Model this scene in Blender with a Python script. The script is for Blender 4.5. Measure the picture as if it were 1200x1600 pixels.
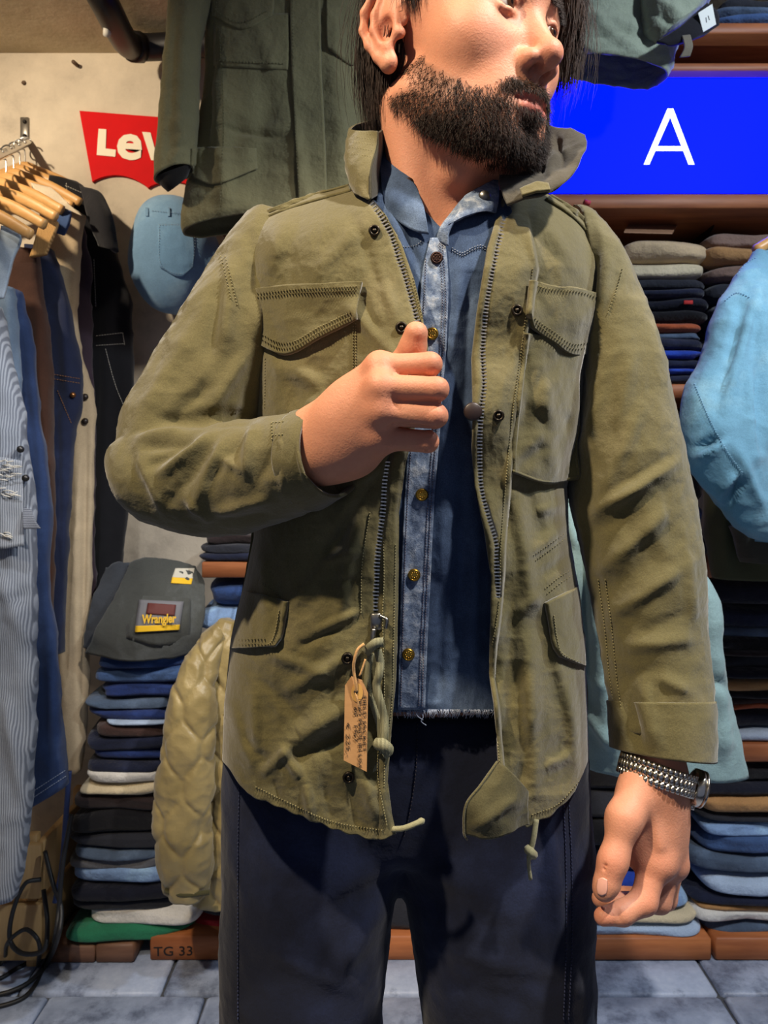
import bpy, bmesh, math, random
import numpy as np
from mathutils import Vector
from mathutils.bvhtree import BVHTree

for o in list(bpy.data.objects): bpy.data.objects.remove(o)
scene = bpy.context.scene
COL = scene.collection
CZ, FPX, HY = 1.25, 1155.0, 740.0      # camera height, focal length in pixels, horizon row

# ------------------------------------------------------------------ camera
cam_d = bpy.data.cameras.new('camera'); cam = bpy.data.objects.new('camera', cam_d); COL.objects.link(cam)
cam.location = (0, 0, CZ); cam.rotation_euler = (math.pi/2, 0, 0)
cam_d.sensor_fit = 'VERTICAL'; cam_d.sensor_height = 36.0; cam_d.lens = 36.0*FPX/1600
cam_d.shift_y = -(800-HY)/1600.0
cam_d.clip_start = 0.02
cam_d.dof.use_dof = True; cam_d.dof.focus_distance = 0.70; cam_d.dof.aperture_fstop = 16.0
scene.camera = cam

# ------------------------------------------------------------------ world, lamps, exposure
w = bpy.data.worlds.new('world'); scene.world = w; w.use_nodes = True
w.node_tree.nodes['Background'].inputs[0].default_value = (0.50, 0.60, 0.90, 1)
w.node_tree.nodes['Background'].inputs[1].default_value = 0.18
vs = scene.view_settings
vs.view_transform = 'Standard'; vs.look = 'None'; vs.gamma = 1.0; vs.use_curve_mapping = False
vs.exposure = 0.35
def spot(name, loc, aim, power, color, angle=70, radius=.04, blend=.5):
    d = bpy.data.lights.new(name, 'SPOT'); d.energy = power; d.color = color
    d.spot_size = math.radians(angle); d.spot_blend = blend; d.shadow_soft_size = radius
    o = bpy.data.objects.new(name, d); COL.objects.link(o); o.location = loc
    o.rotation_euler = (Vector(aim)-Vector(loc)).to_track_quat('-Z', 'Y').to_euler()
    return o
# ceiling track spots of the shop: one over the viewer's left, one over the right, one on the left wall, one cool on the right shelves
spot('track_spot_key', (-0.62, 0.02, 2.46), (-0.20, 0.75, 1.15), 104, (1.0, .81, .57), 62, .03, .7)
spot('track_spot_right', (0.66, 0.22, 2.47), (0.26, 0.80, 1.40), 92, (1.0, .92, .84), 85, .04)
spot('track_spot_wall', (-1.30, 1.05, 2.44), (-0.90, 2.2, 1.98), 60, (1.0, .82, .60), 78, .03, .8)
spot('track_spot_shelf', (1.25, 0.55, 2.44), (0.85, 1.9, 1.25), 62, (.80, .90, 1.0), 112, .05)
spot('floor_fill_spot', (-0.55, 0.75, 2.44), (-0.45, 1.85, 0.2), 42, (.94, .95, 1.0), 52, .05)  # unseen extra spot, added to brighten the floor at left

# ------------------------------------------------------------------ helpers
def P(px, py, Y):
    px = np.asarray(px, float); py = np.asarray(py, float); Y = np.asarray(Y, float)
    px, py, Y = np.broadcast_arrays(px, py, Y)
    return np.stack([(px-600)/FPX*Y, Y, CZ-(py-HY)/FPX*Y], -1)
def proj(v):
    return 600+FPX*v[..., 0]/v[..., 1], HY-FPX*(v[..., 2]-CZ)/v[..., 1]
def lin(c):
    c = np.array(c, float)/255.0
    return tuple(np.where(c <= .04045, c/12.92, ((c+.055)/1.055)**2.4))
def smooth01(t):
    t = np.clip(t, 0, 1); return t*t*(3-2*t)

_h = np.random.RandomState(7).rand(4096)
def vnoise(p, seed=0):
    p = np.asarray(p, float); i = np.floor(p).astype(np.int64); f = p-i; f = f*f*(3-2*f); r = 0
    for dx in (0, 1):
        wx = f[..., 0] if dx else 1-f[..., 0]
        for dy in (0, 1):
            wy = f[..., 1] if dy else 1-f[..., 1]
            for dz in (0, 1):
                wz = f[..., 2] if dz else 1-f[..., 2]
                k = ((i[..., 0]+dx)*73856093 ^ (i[..., 1]+dy)*19349663 ^ (i[..., 2]+dz)*83492791 ^ (seed*2654435)) & 4095
                r = r+wx*wy*wz*_h[k]
    return r*2-1
def fbm(p, scale=1.0, octaves=3, seed=0):
    p = np.asarray(p, float)*scale; r = 0; a = 1.0; s = 0
    for k in range(octaves):
        r = r+a*vnoise(p*(2.03**k)+k*17.3, seed+k); s += a; a *= .5
    return r/s
def ridged(p, scale=1.0, seed=0, octaves=2):
    p = np.asarray(p, float)*scale; r = 0; a = 1.0; s = 0
    for k in range(octaves):
        n = 1-np.abs(vnoise(p*(2.1**k)+k*9.1, seed+k)); r = r+a*n**3; s += a; a *= .5
    return r/s

def cr(pts, n):
    """Catmull-Rom resampling (chord length parameter) of k-dimensional points."""
    p = np.asarray(pts, float); m = len(p)
    if m == 2:
        t = np.linspace(0, 1, n)[:, None]; return p[0]*(1-t)+p[1]*t
    d = np.concatenate([[0], np.cumsum(np.maximum(np.linalg.norm(np.diff(p, axis=0), axis=1), 1e-6))])
    t = np.linspace(0, d[-1], n); i = np.clip(np.searchsorted(d, t, 'right')-1, 0, m-2)
    tan = np.zeros_like(p)
    tan[1:-1] = (p[2:]-p[:-2])/(d[2:]-d[:-2])[:, None]
    tan[0] = (p[1]-p[0])/(d[1]-d[0]); tan[-1] = (p[-1]-p[-2])/(d[-1]-d[-2])
    hh = (d[i+1]-d[i]); s = ((t-d[i])/hh)[:, None]; hh = hh[:, None]
    return ((2*s**3-3*s**2+1)*p[i]+(s**3-2*s**2+s)*hh*tan[i]+(-2*s**3+3*s**2)*p[i+1]+(s**3-s**2)*hh*tan[i+1])
def patch(ctrl, nu, nv):
    """ctrl: rows of (px,py,Y) control points -> smooth world grid [nv,nu,3]"""
    c = np.asarray(ctrl, float)
    g = np.stack([cr(r, nu) for r in c], 0)
    g = np.stack([cr(g[:, k], nv) for k in range(nu)], 1)
    return P(g[..., 0], g[..., 1], g[..., 2])
def gfaces(nv, nu, closed=False, off=0):
    j, i = np.meshgrid(np.arange(nv-1), np.arange(nu if closed else nu-1), indexing='ij')
    i2 = (i+1) % nu
    return (np.stack([j*nu+i, j*nu+i2, (j+1)*nu+i2, (j+1)*nu+i], -1).reshape(-1, 4)+off)
def gnormals(g, closed=False):
    if closed:
        e = np.concatenate([g[:, -1:], g, g[:, :1]], 1); du = (e[:, 2:]-e[:, :-2])
    else:
        du = np.gradient(g, axis=1)
    dv = np.gradient(g, axis=0); n = np.cross(dv, du)
    return n/np.maximum(np.linalg.norm(n, axis=-1, keepdims=True), 1e-12)
def fold_h(px, py, folds):
    """height of cloth folds; each fold (x0,y0,x1,y1,width_px,height_m), tapering at its ends"""
    r = np.zeros_like(px)
    for (x0, y0, x1, y1, wd, a) in folds:
        dx, dy = x1-x0, y1-y0; L2 = dx*dx+dy*dy+1e-9
        t = ((px-x0)*dx+(py-y0)*dy)/L2; tc = np.clip(t, 0, 1)
        d2 = (px-x0-tc*dx)**2+(py-y0-tc*dy)**2
        m = d2 < (3*wd)**2
        if m.any():
            r[m] += (a*np.exp(-d2[m]/(wd*wd))*np.sqrt(np.clip(4*tc[m]*(1-tc[m])+.12, 0, 1)))
    return r
def facing(v, n):
    """make normals point to the side of the camera"""
    toc = np.array([0, 0, CZ])-v
    return np.sign((n*toc).sum(-1, keepdims=True))

WLOC = {}
def mesh_obj(name, verts, faces, mat, parent=None, smooth=True, loc=None, cols=None, solid=0, offset=0, subsurf=0):
    v = np.asarray(verts, float).reshape(-1, 3)
    if loc is None:
        lo, hi = v.min(0), v.max(0); loc = np.array([(lo[0]+hi[0])/2, (lo[1]+hi[1])/2, lo[2]])
    loc = np.asarray(loc, float)
    me = bpy.data.meshes.new(name)
    if isinstance(faces, np.ndarray): faces = faces.tolist()
    me.from_pydata((v-loc).tolist(), [], faces); me.update()
    if smooth: me.polygons.foreach_set('use_smooth', [True]*len(me.polygons))
    if mat is not None:
        for m in (mat if isinstance(mat, (list, tuple)) else [mat]): me.materials.append(m)
    if cols is not None:
        ca = me.color_attributes.new('Col', 'FLOAT_COLOR', 'POINT')
        ca.data.foreach_set('color', np.concatenate([cols, np.ones((len(v), 1))], 1).astype(np.float32).ravel())
    o = bpy.data.objects.new(name, me); COL.objects.link(o)
    WLOC[o.name] = loc
    if parent is not None:
        o.parent = parent; o.location = loc-WLOC[parent.name]
    else: o.location = loc
    if solid:
        md = o.modifiers.new('thickness', 'SOLIDIFY'); md.thickness = solid; md.offset = offset
    if subsurf:
        md = o.modifiers.new('subd', 'SUBSURF'); md.levels = subsurf; md.render_levels = subsurf
    return o
def tag(o, label=None, cat=None, group=None, kind=None):
    if label: o['label'] = label
    if cat: o['category'] = cat
    if group: o['group'] = group
    if kind: o['kind'] = kind
    return o
def thing(name, label, cat, loc, group=None):
    o = bpy.data.objects.new(name, None); COL.objects.link(o); o.location = loc; o.empty_display_size = .05
    WLOC[o.name] = np.array(loc, float)
    return tag(o, label, cat, group)
class MB:
    """collects shapes into one mesh"""
    def __init__(s): s.v = []; s.f = []; s.n = 0
    def add(s, v, f):
        v = np.asarray(v, float).reshape(-1, 3); s.v.append(v)
        for q in (f.tolist() if isinstance(f, np.ndarray) else f): s.f.append([k+s.n for k in q])
        s.n += len(v); return s
    def grid(s, g, closed=False, cap=False):
        nv, nu = g.shape[:2]; n0 = s.n
        s.add(g, gfaces(nv, nu, closed))
        if cap: s.f.append([n0+k for k in range(nu)][::-1]); s.f.append([n0+(nv-1)*nu+k for k in range(nu)])
        return s
    def box(s, lo, hi):
        x0, y0, z0 = lo; x1, y1, z1 = hi
        return s.add([(x0,y0,z0),(x1,y0,z0),(x1,y1,z0),(x0,y1,z0),(x0,y0,z1),(x1,y0,z1),(x1,y1,z1),(x0,y1,z1)],
                     [[0,3,2,1],[4,5,6,7],[0,1,5,4],[1,2,6,5],[2,3,7,6],[3,0,4,7]])
    def bevbox(s, lo, hi, b):
        lo = np.array(lo, float); hi = np.array(hi, float)
        pts = []; ring = []
        for zz, ins in ((lo[2], b), (lo[2]+b, 0), (hi[2]-b, 0), (hi[2], b)):
            x0, y0, x1, y1 = lo[0]+ins, lo[1]+ins, hi[0]-ins, hi[1]-ins
            ring.append([(x0+b,y0,zz),(x1-b,y0,zz),(x1,y0+b,zz),(x1,y1-b,zz),(x1-b,y1,zz),(x0+b,y1,zz),(x0,y1-b,zz),(x0,y0+b,zz)])
        return s.grid(np.array(ring), True, True)
    def tube(s, path, r, n=8, cap=True):
        s.grid(pathtube(path, r, n), True, cap); return s
    def build(s, name, mat, parent=None, **k):
        return mesh_obj(name, np.concatenate(s.v), s.f, mat, parent, **k)
def pathtube(path, r, n=8):
    p = np.asarray(path, float); t = np.gradient(p, axis=0); t /= np.maximum(np.linalg.norm(t, axis=1, keepdims=True), 1e-9)
    r = np.broadcast_to(np.asarray(r, float), (len(p),))
    up = np.array([0, 0, 1.0]) if abs(t[0][2]) < .9 else np.array([0, 1.0, 0])
    a = np.cross(t[0], up); a /= np.linalg.norm(a); out = []
    th = np.linspace(0, 2*np.pi, n, endpoint=False)
    for k in range(len(p)):
        a = a-t[k]*np.dot(a, t[k]); a /= max(np.linalg.norm(a), 1e-9); b = np.cross(t[k], a)
        out.append(p[k]+r[k]*(np.cos(th)[:, None]*a+np.sin(th)[:, None]*b))
    return np.array(out)
def pairtube(pairs, Ys, rd, nst, nring, e=2.0, back=None):
    """tube through pairs of outline points (ax,ay,bx,by) at depth Y; rd = depth radius in metres"""
    pr = np.asarray(pairs, float); Ys = np.broadcast_to(np.asarray(Ys, float), (len(pr),))
    rd = np.broadcast_to(np.asarray(rd, float), (len(pr),))
    A = P(pr[:, 0], pr[:, 1], Ys); B = P(pr[:, 2], pr[:, 3], Ys)
    q = cr(np.concatenate([A, B, rd[:, None]], 1), nst); A, B, rd = q[:, :3], q[:, 3:6], q[:, 6]
    C = (A+B)/2; a = (A-B)/2; T = np.gradient(C, axis=0)
    d = np.cross(T, a); d /= np.maximum(np.linalg.norm(d, axis=1, keepdims=True), 1e-9)
    d *= np.where(d[:, 1:2] > 0, -1, 1)
    th = np.linspace(0, 2*np.pi, nring, endpoint=False)
    c, s_ = np.cos(th), np.sin(th)
    c = np.sign(c)*np.abs(c)**(2/e); s_ = np.sign(s_)*np.abs(s_)**(2/e)
    g = C[:, None]+c[None, :, None]*a[:, None]+s_[None, :, None]*(d*rd[:, None])[:, None]
    return g
def crumple(g, closed=False, folds=(), n1=0, s1=14, n2=0, s2=30, seed=0):
    n = gnormals(g, closed); n = n*facing(g, n) if not closed else n
    if closed:
        c = g.mean(1, keepdims=True); sg = np.sign(((g-c)*n).sum(-1).mean()); n = n*sg
    px, py = proj(g)
    front = np.clip(((np.array([0, 0, CZ])-g)*n).sum(-1)/np.linalg.norm(np.array([0, 0, CZ])-g, axis=-1)*3+.3, 0, 1)
    h = fold_h(px, py, folds)*front
    if n1: h = h+n1*fbm(g, s1, 3, seed)
    if n2: h = h+n2*(ridged(g, s2, seed+5)-.4)
    return g+n*h[..., None]

# ------------------------------------------------------------------ materials
MATS = {}
def _nt(name):
    m = bpy.data.materials.new(name); m.use_nodes = True; nt = m.node_tree
    return m, nt, nt.nodes['Principled BSDF']
def node(nt, t, **k):
    n = nt.nodes.new(t)
    for a, b in k.items(): setattr(n, a, b)
    return n
def noise(nt, scale, detail=4, rough=.55, coord='Object', stretch=None):
    tc = node(nt, 'ShaderNodeTexCoord'); n = node(nt, 'ShaderNodeTexNoise')
    n.inputs['Scale'].default_value = scale; n.inputs['Detail'].default_value = detail; n.inputs['Roughness'].default_value = rough
    if stretch:
        mp = node(nt, 'ShaderNodeMapping'); mp.inputs['Scale'].default_value = stretch
        nt.links.new(tc.outputs[coord], mp.inputs[0]); nt.links.new(mp.outputs[0], n.inputs['Vector'])
    else: nt.links.new(tc.outputs[coord], n.inputs['Vector'])
    return n
def ramp(nt, src, stops):
    r = node(nt, 'ShaderNodeValToRGB'); el = r.color_ramp.elements
    while len(el) < len(stops): el.new(.5)
    for e, (p, c) in zip(el, stops): e.position = p; e.color = (*c, 1)
    nt.links.new(src, r.inputs[0]); return r
def bump(nt, bs, src, strength, dist, prev=None):
    b = node(nt, 'ShaderNodeBump'); b.inputs['Strength'].default_value = strength; b.inputs['Distance'].default_value = dist
    nt.links.new(src, b.inputs['Height'])
    if prev: nt.links.new(prev.outputs[0], b.inputs['Normal'])
    nt.links.new(b.outputs[0], bs.inputs['Normal']); return b
def cloth(rgb, var=.16, weave=700, fade=None, rough=.92, sheen=.15, wr=.35, key=None, wscale=26, wdist=.006):
    """woven cloth: slow colour drift, fine weave, creases"""
    k = (tuple(rgb), var, weave, fade, rough, sheen, wr, wscale, wdist)
    if k in MATS: return MATS[k]
    m, nt, bs = _nt('cloth'); c = np.array(lin(rgb))
    n = noise(nt, 7, 5, .6); hi = np.array(lin(fade)) if fade else np.clip(c*(1+var*1.6), 0, 1)
    r = ramp(nt, n.outputs[0], [(.30, c*(1-var)), (.52, c), (.78, hi)])
    wv = noise(nt, weave, 2, .5)
    mx = node(nt, 'ShaderNodeMix', data_type='RGBA', blend_type='MULTIPLY'); mx.inputs[0].default_value = .45
    wr_ = ramp(nt, wv.outputs[0], [(.3, (.55,)*3), (.7, (1.15,)*3)])
    nt.links.new(r.outputs[0], mx.inputs[6]); nt.links.new(wr_.outputs[0], mx.inputs[7]); nt.links.new(mx.outputs[2], bs.inputs['Base Color'])
    bs.inputs['Roughness'].default_value = rough; bs.inputs['Specular IOR Level'].default_value = .25
    bs.inputs['Sheen Weight'].default_value = sheen; bs.inputs['Sheen Roughness'].default_value = .5
    w1 = noise(nt, wscale, 5, .6); b1 = bump(nt, bs, w1.outputs[0], wr, wdist)
    bump(nt, bs, wv.outputs[0], .25, .0006, b1)
    MATS[k] = m; return m
def stripe_cloth(rgb, rgb2, freq, axis=0):
    m, nt, bs = _nt('striped_cloth'); tc = node(nt, 'ShaderNodeTexCoord'); wv = node(nt, 'ShaderNodeTexWave')
    wv.inputs['Scale'].default_value = freq; wv.inputs['Distortion'].default_value = .6; wv.inputs['Detail'].default_value = 1
    wv.bands_direction = 'XYZ'[axis]
    nt.links.new(tc.outputs['Object'], wv.inputs[0])
    r = ramp(nt, wv.outputs[0], [(.25, lin(rgb)), (.75, lin(rgb2))]); nt.links.new(r.outputs[0], bs.inputs['Base Color'])
    bs.inputs['Roughness'].default_value = .95
    w1 = noise(nt, 25, 5); b1 = bump(nt, bs, w1.outputs[0], .4, .006); bump(nt, bs, wv.outputs[0], .5, .001, b1)
    return m
def plain(name, rgb, rough=.5, metal=0, emit=0, spec=.5, var=0, vscale=20):
    k = (name, tuple(rgb), rough, metal, emit)
    if k in MATS: return MATS[k]
    m, nt, bs = _nt(name); c = lin(rgb)
    bs.inputs['Base Color'].default_value = (*c, 1); bs.inputs['Roughness'].default_value = rough; bs.inputs['Metallic'].default_value = metal
    bs.inputs['Specular IOR Level'].default_value = spec
    if var:
        n = noise(nt, vscale, 5); ca = np.array(c)
        r = ramp(nt, n.outputs[0], [(.3, ca*(1-var)), (.7, np.clip(ca*(1+var), 0, 1))]); nt.links.new(r.outputs[0], bs.inputs['Base Color'])
        bump(nt, bs, n.outputs[0], .2, .002)
    if emit:
        bs.inputs['Emission Color'].default_value = (*c, 1); bs.inputs['Emission Strength'].default_value = emit
    MATS[k] = m; return m
def wood(name, rgb, rgb2, scale=6, stretch=(.12, 1, 1), rough=.55):
    k = (name, tuple(rgb)); 
    if k in MATS: return MATS[k]
    m, nt, bs = _nt(name); n = noise(nt, scale*6, 6, .65, stretch=stretch); n2 = noise(nt, 3, 3)
    r = ramp(nt, n.outputs[0], [(.3, lin(rgb)), (.55, (np.array(lin(rgb))+np.array(lin(rgb2)))/2), (.75, lin(rgb2))])
    mx = node(nt, 'ShaderNodeMix', data_type='RGBA', blend_type='MULTIPLY'); mx.inputs[0].default_value = .5
    r2 = ramp(nt, n2.outputs[0], [(.35, (.55,)*3), (.6, (1,)*3)])
    nt.links.new(r.outputs[0], mx.inputs[6]); nt.links.new(r2.outputs[0], mx.inputs[7]); nt.links.new(mx.outputs[2], bs.inputs['Base Color'])
    bs.inputs['Roughness'].default_value = rough; bump(nt, bs, n.outputs[0], .25, .002)
    MATS[k] = m; return m
def plaster(name, rgb, rgb2, dirt):
    m, nt, bs = _nt(name)
    n = noise(nt, 3.2, 8, .65); n2 = noise(nt, 1.3, 3, .6); n3 = noise(nt, 30, 5, .6)
    r = ramp(nt, n.outputs[0], [(.28, lin(dirt)), (.45, lin(rgb2)), (.66, lin(rgb))])
    r2 = ramp(nt, n2.outputs[0], [(.3, (.72, .70, .68)), (.55, (1, 1, 1))])
    mx = node(nt, 'ShaderNodeMix', data_type='RGBA', blend_type='MULTIPLY'); mx.inputs[0].default_value = .6
    nt.links.new(r.outputs[0], mx.inputs[6]); nt.links.new(r2.outputs[0], mx.inputs[7]); nt.links.new(mx.outputs[2], bs.inputs['Base Color'])
    bs.inputs['Roughness'].default_value = .9
    b = bump(nt, bs, n.outputs[0], .4, .02); bump(nt, bs, n3.outputs[0], .25, .004, b)
    return m
def text_mesh(body, size, bold=0.0, extrude=.0006, sx=1.0):
    """verts (x right, y up), faces of lettering"""
    cu = bpy.data.curves.new('txt', 'FONT'); cu.body = body; cu.size = size; cu.offset = bold; cu.extrude = extrude
    cu.align_x = 'LEFT'; cu.resolution_u = 3
    o = bpy.data.objects.new('txt', cu); COL.objects.link(o)
    me = bpy.data.meshes.new_from_object(o.evaluated_get(bpy.context.evaluated_depsgraph_get()))
    v = np.array([x.co[:] for x in me.vertices]) if len(me.vertices) else np.zeros((0, 3)); f = [list(p.vertices) for p in me.polygons]
    bpy.data.objects.remove(o); bpy.data.curves.remove(cu); bpy.data.meshes.remove(me)
    v[:, 0] *= sx
    return v, f
def place_text(name, body, size, origin, right, up, mat, parent, bold=0, extrude=.0006, sx=1.0, fit=None):
    v, f = text_mesh(body, size, bold, extrude, sx)
    r = np.array(right, float); r /= np.linalg.norm(r); u = np.array(up, float); u -= r*np.dot(r, u); u /= np.linalg.norm(u); n = np.cross(r, u)
    if fit: v[:, 0] *= fit/(v[:, 0].max()-v[:, 0].min())
    wv = np.array(origin)+v[:, :1]*r+v[:, 1:2]*u+v[:, 2:3]*n
    return mesh_obj(name, wv, f, mat, parent, smooth=False)
# ================================================================== the room
def ZY(py, Y): return CZ-(py-HY)/FPX*Y
def XY(px, Y): return (px-600)/FPX*Y
M_wall = plaster('old_plaster', (218, 205, 182), (196, 184, 164), (150, 140, 126))
M_ceil = plaster('ceiling_plaster', (206, 190, 158), (186, 170, 138), (150, 136, 108))
M_mortar = plain('mortar', (70, 72, 76), .9, var=.3, vscale=30)
WY, CEIL = 2.25, 2.53
XL, XR, YB = -1.75, 1.85, -1.2
b = MB().box((XL, WY, 0), (XR, WY+.1, CEIL)); tag(b.build('wall_back', M_wall, smooth=False), kind='structure')
b = MB().box((XL-.1, YB, 0), (XL, WY+.1, CEIL)); tag(b.build('wall_left', M_wall, smooth=False), kind='structure')
b = MB().box((XR, YB, 0), (XR+.1, WY+.1, CEIL)); tag(b.build('wall_right', M_wall, smooth=False), kind='structure')
b = MB().box((XL-.1, YB, CEIL), (XR+.1, WY+.1, CEIL+.08)); tag(b.build('ceiling', M_ceil, smooth=False), kind='structure')
b = MB().box((XL-.1, YB, -.08), (XR+.1, WY+.1, -.012)); floor = tag(b.build('floor', M_mortar, smooth=False), kind='structure')
# stone floor tiles, laid in rows, each a slab of its own
m, nt, bs = _nt('floor_stone')
n1 = noise(nt, 5, 8, .7); n2 = noise(nt, 14, 6, .7); n3 = noise(nt, 90, 3)
r1 = ramp(nt, n1.outputs[0], [(.30, lin((62, 68, 84))), (.40, lin((132, 144, 168))), (.58, lin((168, 180, 204))), (.75, lin((198, 208, 224)))])
r2 = ramp(nt, n2.outputs[0], [(.36, (.35, .36, .40)), (.50, (1, 1, 1))])
mx = node(nt, 'ShaderNodeMix', data_type='RGBA', blend_type='MULTIPLY'); mx.inputs[0].default_value = .75
nt.links.new(r1.outputs[0], mx.inputs[6]); nt.links.new(r2.outputs[0], mx.inputs[7]); nt.links.new(mx.outputs[2], bs.inputs['Base Color'])
bs.inputs['Roughness'].default_value = .45
bb = bump(nt, bs, n1.outputs[0], .5, .01); bump(nt, bs, n3.outputs[0], .2, .002, bb)
M_stone = m
rs = random.Random(3)
rows = [(-.35, -.05), (-.05, .22), (.22, .48), (.48, .76), (.76, 1.02), (1.02, 1.30), (1.30, 1.60), (1.60, 1.775), (1.775, 2.02), (2.02, 2.25)]
for k, (y0, y1) in enumerate(rows):
    x = -1.75+rs.uniform(-.2, 0)
    while x < 1.85:
        wd = rs.uniform(.26, .46); x1 = min(x+wd, 1.85); xa = max(x, -1.75)
        if x1-xa > .03:
            g = .004; h = rs.uniform(-.0015, .0015); j = lambda: rs.uniform(-.004, .004)
            MB().bevbox((xa+g+j()*.5, y0+g, -.03), (x1-g+j()*.5, y1-g, h), .006).build('tile', M_stone, floor)
        x = x1+.0
# black pipe under the ceiling with an elbow, and a white hanger strap
M_black = plain('black_lacquer', (22, 20, 22), .45, var=.3, vscale=12)
pth = cr(np.array([P(128, -60, 1.75), P(160, -2, 1.82), P(188, 52, 1.97), P(205, 72, 2.1), P(232, 74, 2.14), P(300, 70, 2.14), P(480, 68, 2.14)]), 60)
pp = thing('ceiling_pipe', 'black pipe bending under the ceiling above the red sign', 'pipe', pth[-1])
MB().tube(pth, .036, 16).build('pipe', M_black, pp)
for k in (25, 33): MB().tube([pth[k], pth[k+1], pth[k+2]], .041, 16).build('joint_collar', M_black, pp)
MB().tube(cr([P(171, -12, 1.80), P(171, 10, 1.83), P(169, 30, 1.87), P(167, 56, 1.90)], 12), [.004]*5+[.010]*7, 8).build('hanger_strap', plain('strap_white', (200, 196, 186), .6), pp)
# wall plugs / old screw holes and plaster scars
for (x, y, l) in ((121, 102, 'rusty screw stub sticking out of the plaster below the ceiling'), (38, 128, 'small screw hole in the plaster above the metal bracket')):
    c = P(x, y, WY); o = MB().tube([c+np.array([0, -.03 if x > 100 else -.006, -.006]), c+np.array([0, .004, 0])], .006, 8).build('wall_screw', plain('rust', (90, 70, 52), .7))
    tag(o, l, 'screw')

# ================================================================== shelving
M_board = wood('shelf_wood', (128, 72, 42), (176, 110, 66))
M_plank = wood('plank_wood', (150, 84, 44), (196, 122, 70))
M_plank2 = wood('plank_wood_grey', (98, 68, 52), (138, 100, 76))
M_panel = wood('dark_panel', (44, 30, 30), (62, 42, 38))
SF = 1.90
sh = thing('wall_shelving', 'brown wooden wall shelving full of folded clothes behind the man', 'shelving', (.4, 2.05, 0))
for (y0, y1, xa) in ((35, 52, 600), (98, 110, 600), (303, 325, 318), (600, 622, 318), (878, 903, 315), (1163, 1191, 640)):
    MB().bevbox((XY(xa, SF), SF, ZY(y1, SF)), (1.84, 2.235, ZY(y0, SF)), .003).build('shelf', M_board, sh)
MB().box((XY(420, 2.2), 2.236, .10), (1.84, 2.248, 2.40)).build('back_panel', M_panel, sh, smooth=False)
for px in (1100, 660):
    x = XY(px, 2.0)
    MB().bevbox((x, 2.20, .09), (x+.05, 2.236, 2.28), .003).build('upright', M_panel, sh)
# sloping metal bracket under the top board
c0 = P(1126, 330, 1.99); MB().add([c0, c0+np.array([.0, .2, 0]), c0+np.array([-.01, .2, -.12]), c0+np.array([.004, 0, 0]), c0+np.array([.004, .2, 0]), c0+np.array([-.006, .2, -.12])],
    [[0,1,2],[3,5,4],[0,3,4,1],[1,4,5,2],[2,5,3,0]]).build('bracket', M_black, sh, smooth=False)
MB().tube([P(868+45, 315, SF)+np.array([0,-.0015,0]), P(922, 318, SF)+np.array([0,-.0015,0])], .006, 8).build('paint_mark', plain('red_paint', (190, 60, 70), .6), sh)

def plank(px0, px1, py0, py1, Y, dep, mat, label):
    o = MB().bevbox((XY(px0, Y), Y, max(ZY(py1, Y), .001)), (XY(px1, Y), Y+dep, ZY(py0, Y)), .004).build('floor_plank', mat)
    return tag(o, label, 'plank', 'planks on the floor')
plank(76, 148, 1478, 1508, 1.885, .28, M_plank2, 'short worn brown plank end on the floor beside the coiled cables')
plank(149, 209, 1476, 1505, 1.885, .28, M_plank2, 'short brown plank under the green folded cloth')
plankTG = plank(234, 742, 1463, 1502, 1.895, .30, M_plank, 'long orange-brown plank with handwriting, running behind the legs')
plank(762, 1112, 1466, 1503, 1.895, .30, M_plank, 'brown plank under the pile beside the hanging hand')
plank(1118, 1300, 1466, 1503, 1.895, .30, M_plank, 'rightmost brown floor plank under the jeans pile')
M_ink = plain('ink', (26, 22, 24), .8)
place_text('handwriting', 'TG 33', .034, P(240, 1494, 1.8945), (1, 0, .02), (0, 0, 1), M_ink, plankTG, .0002, .0003, sx=1.15)

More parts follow.
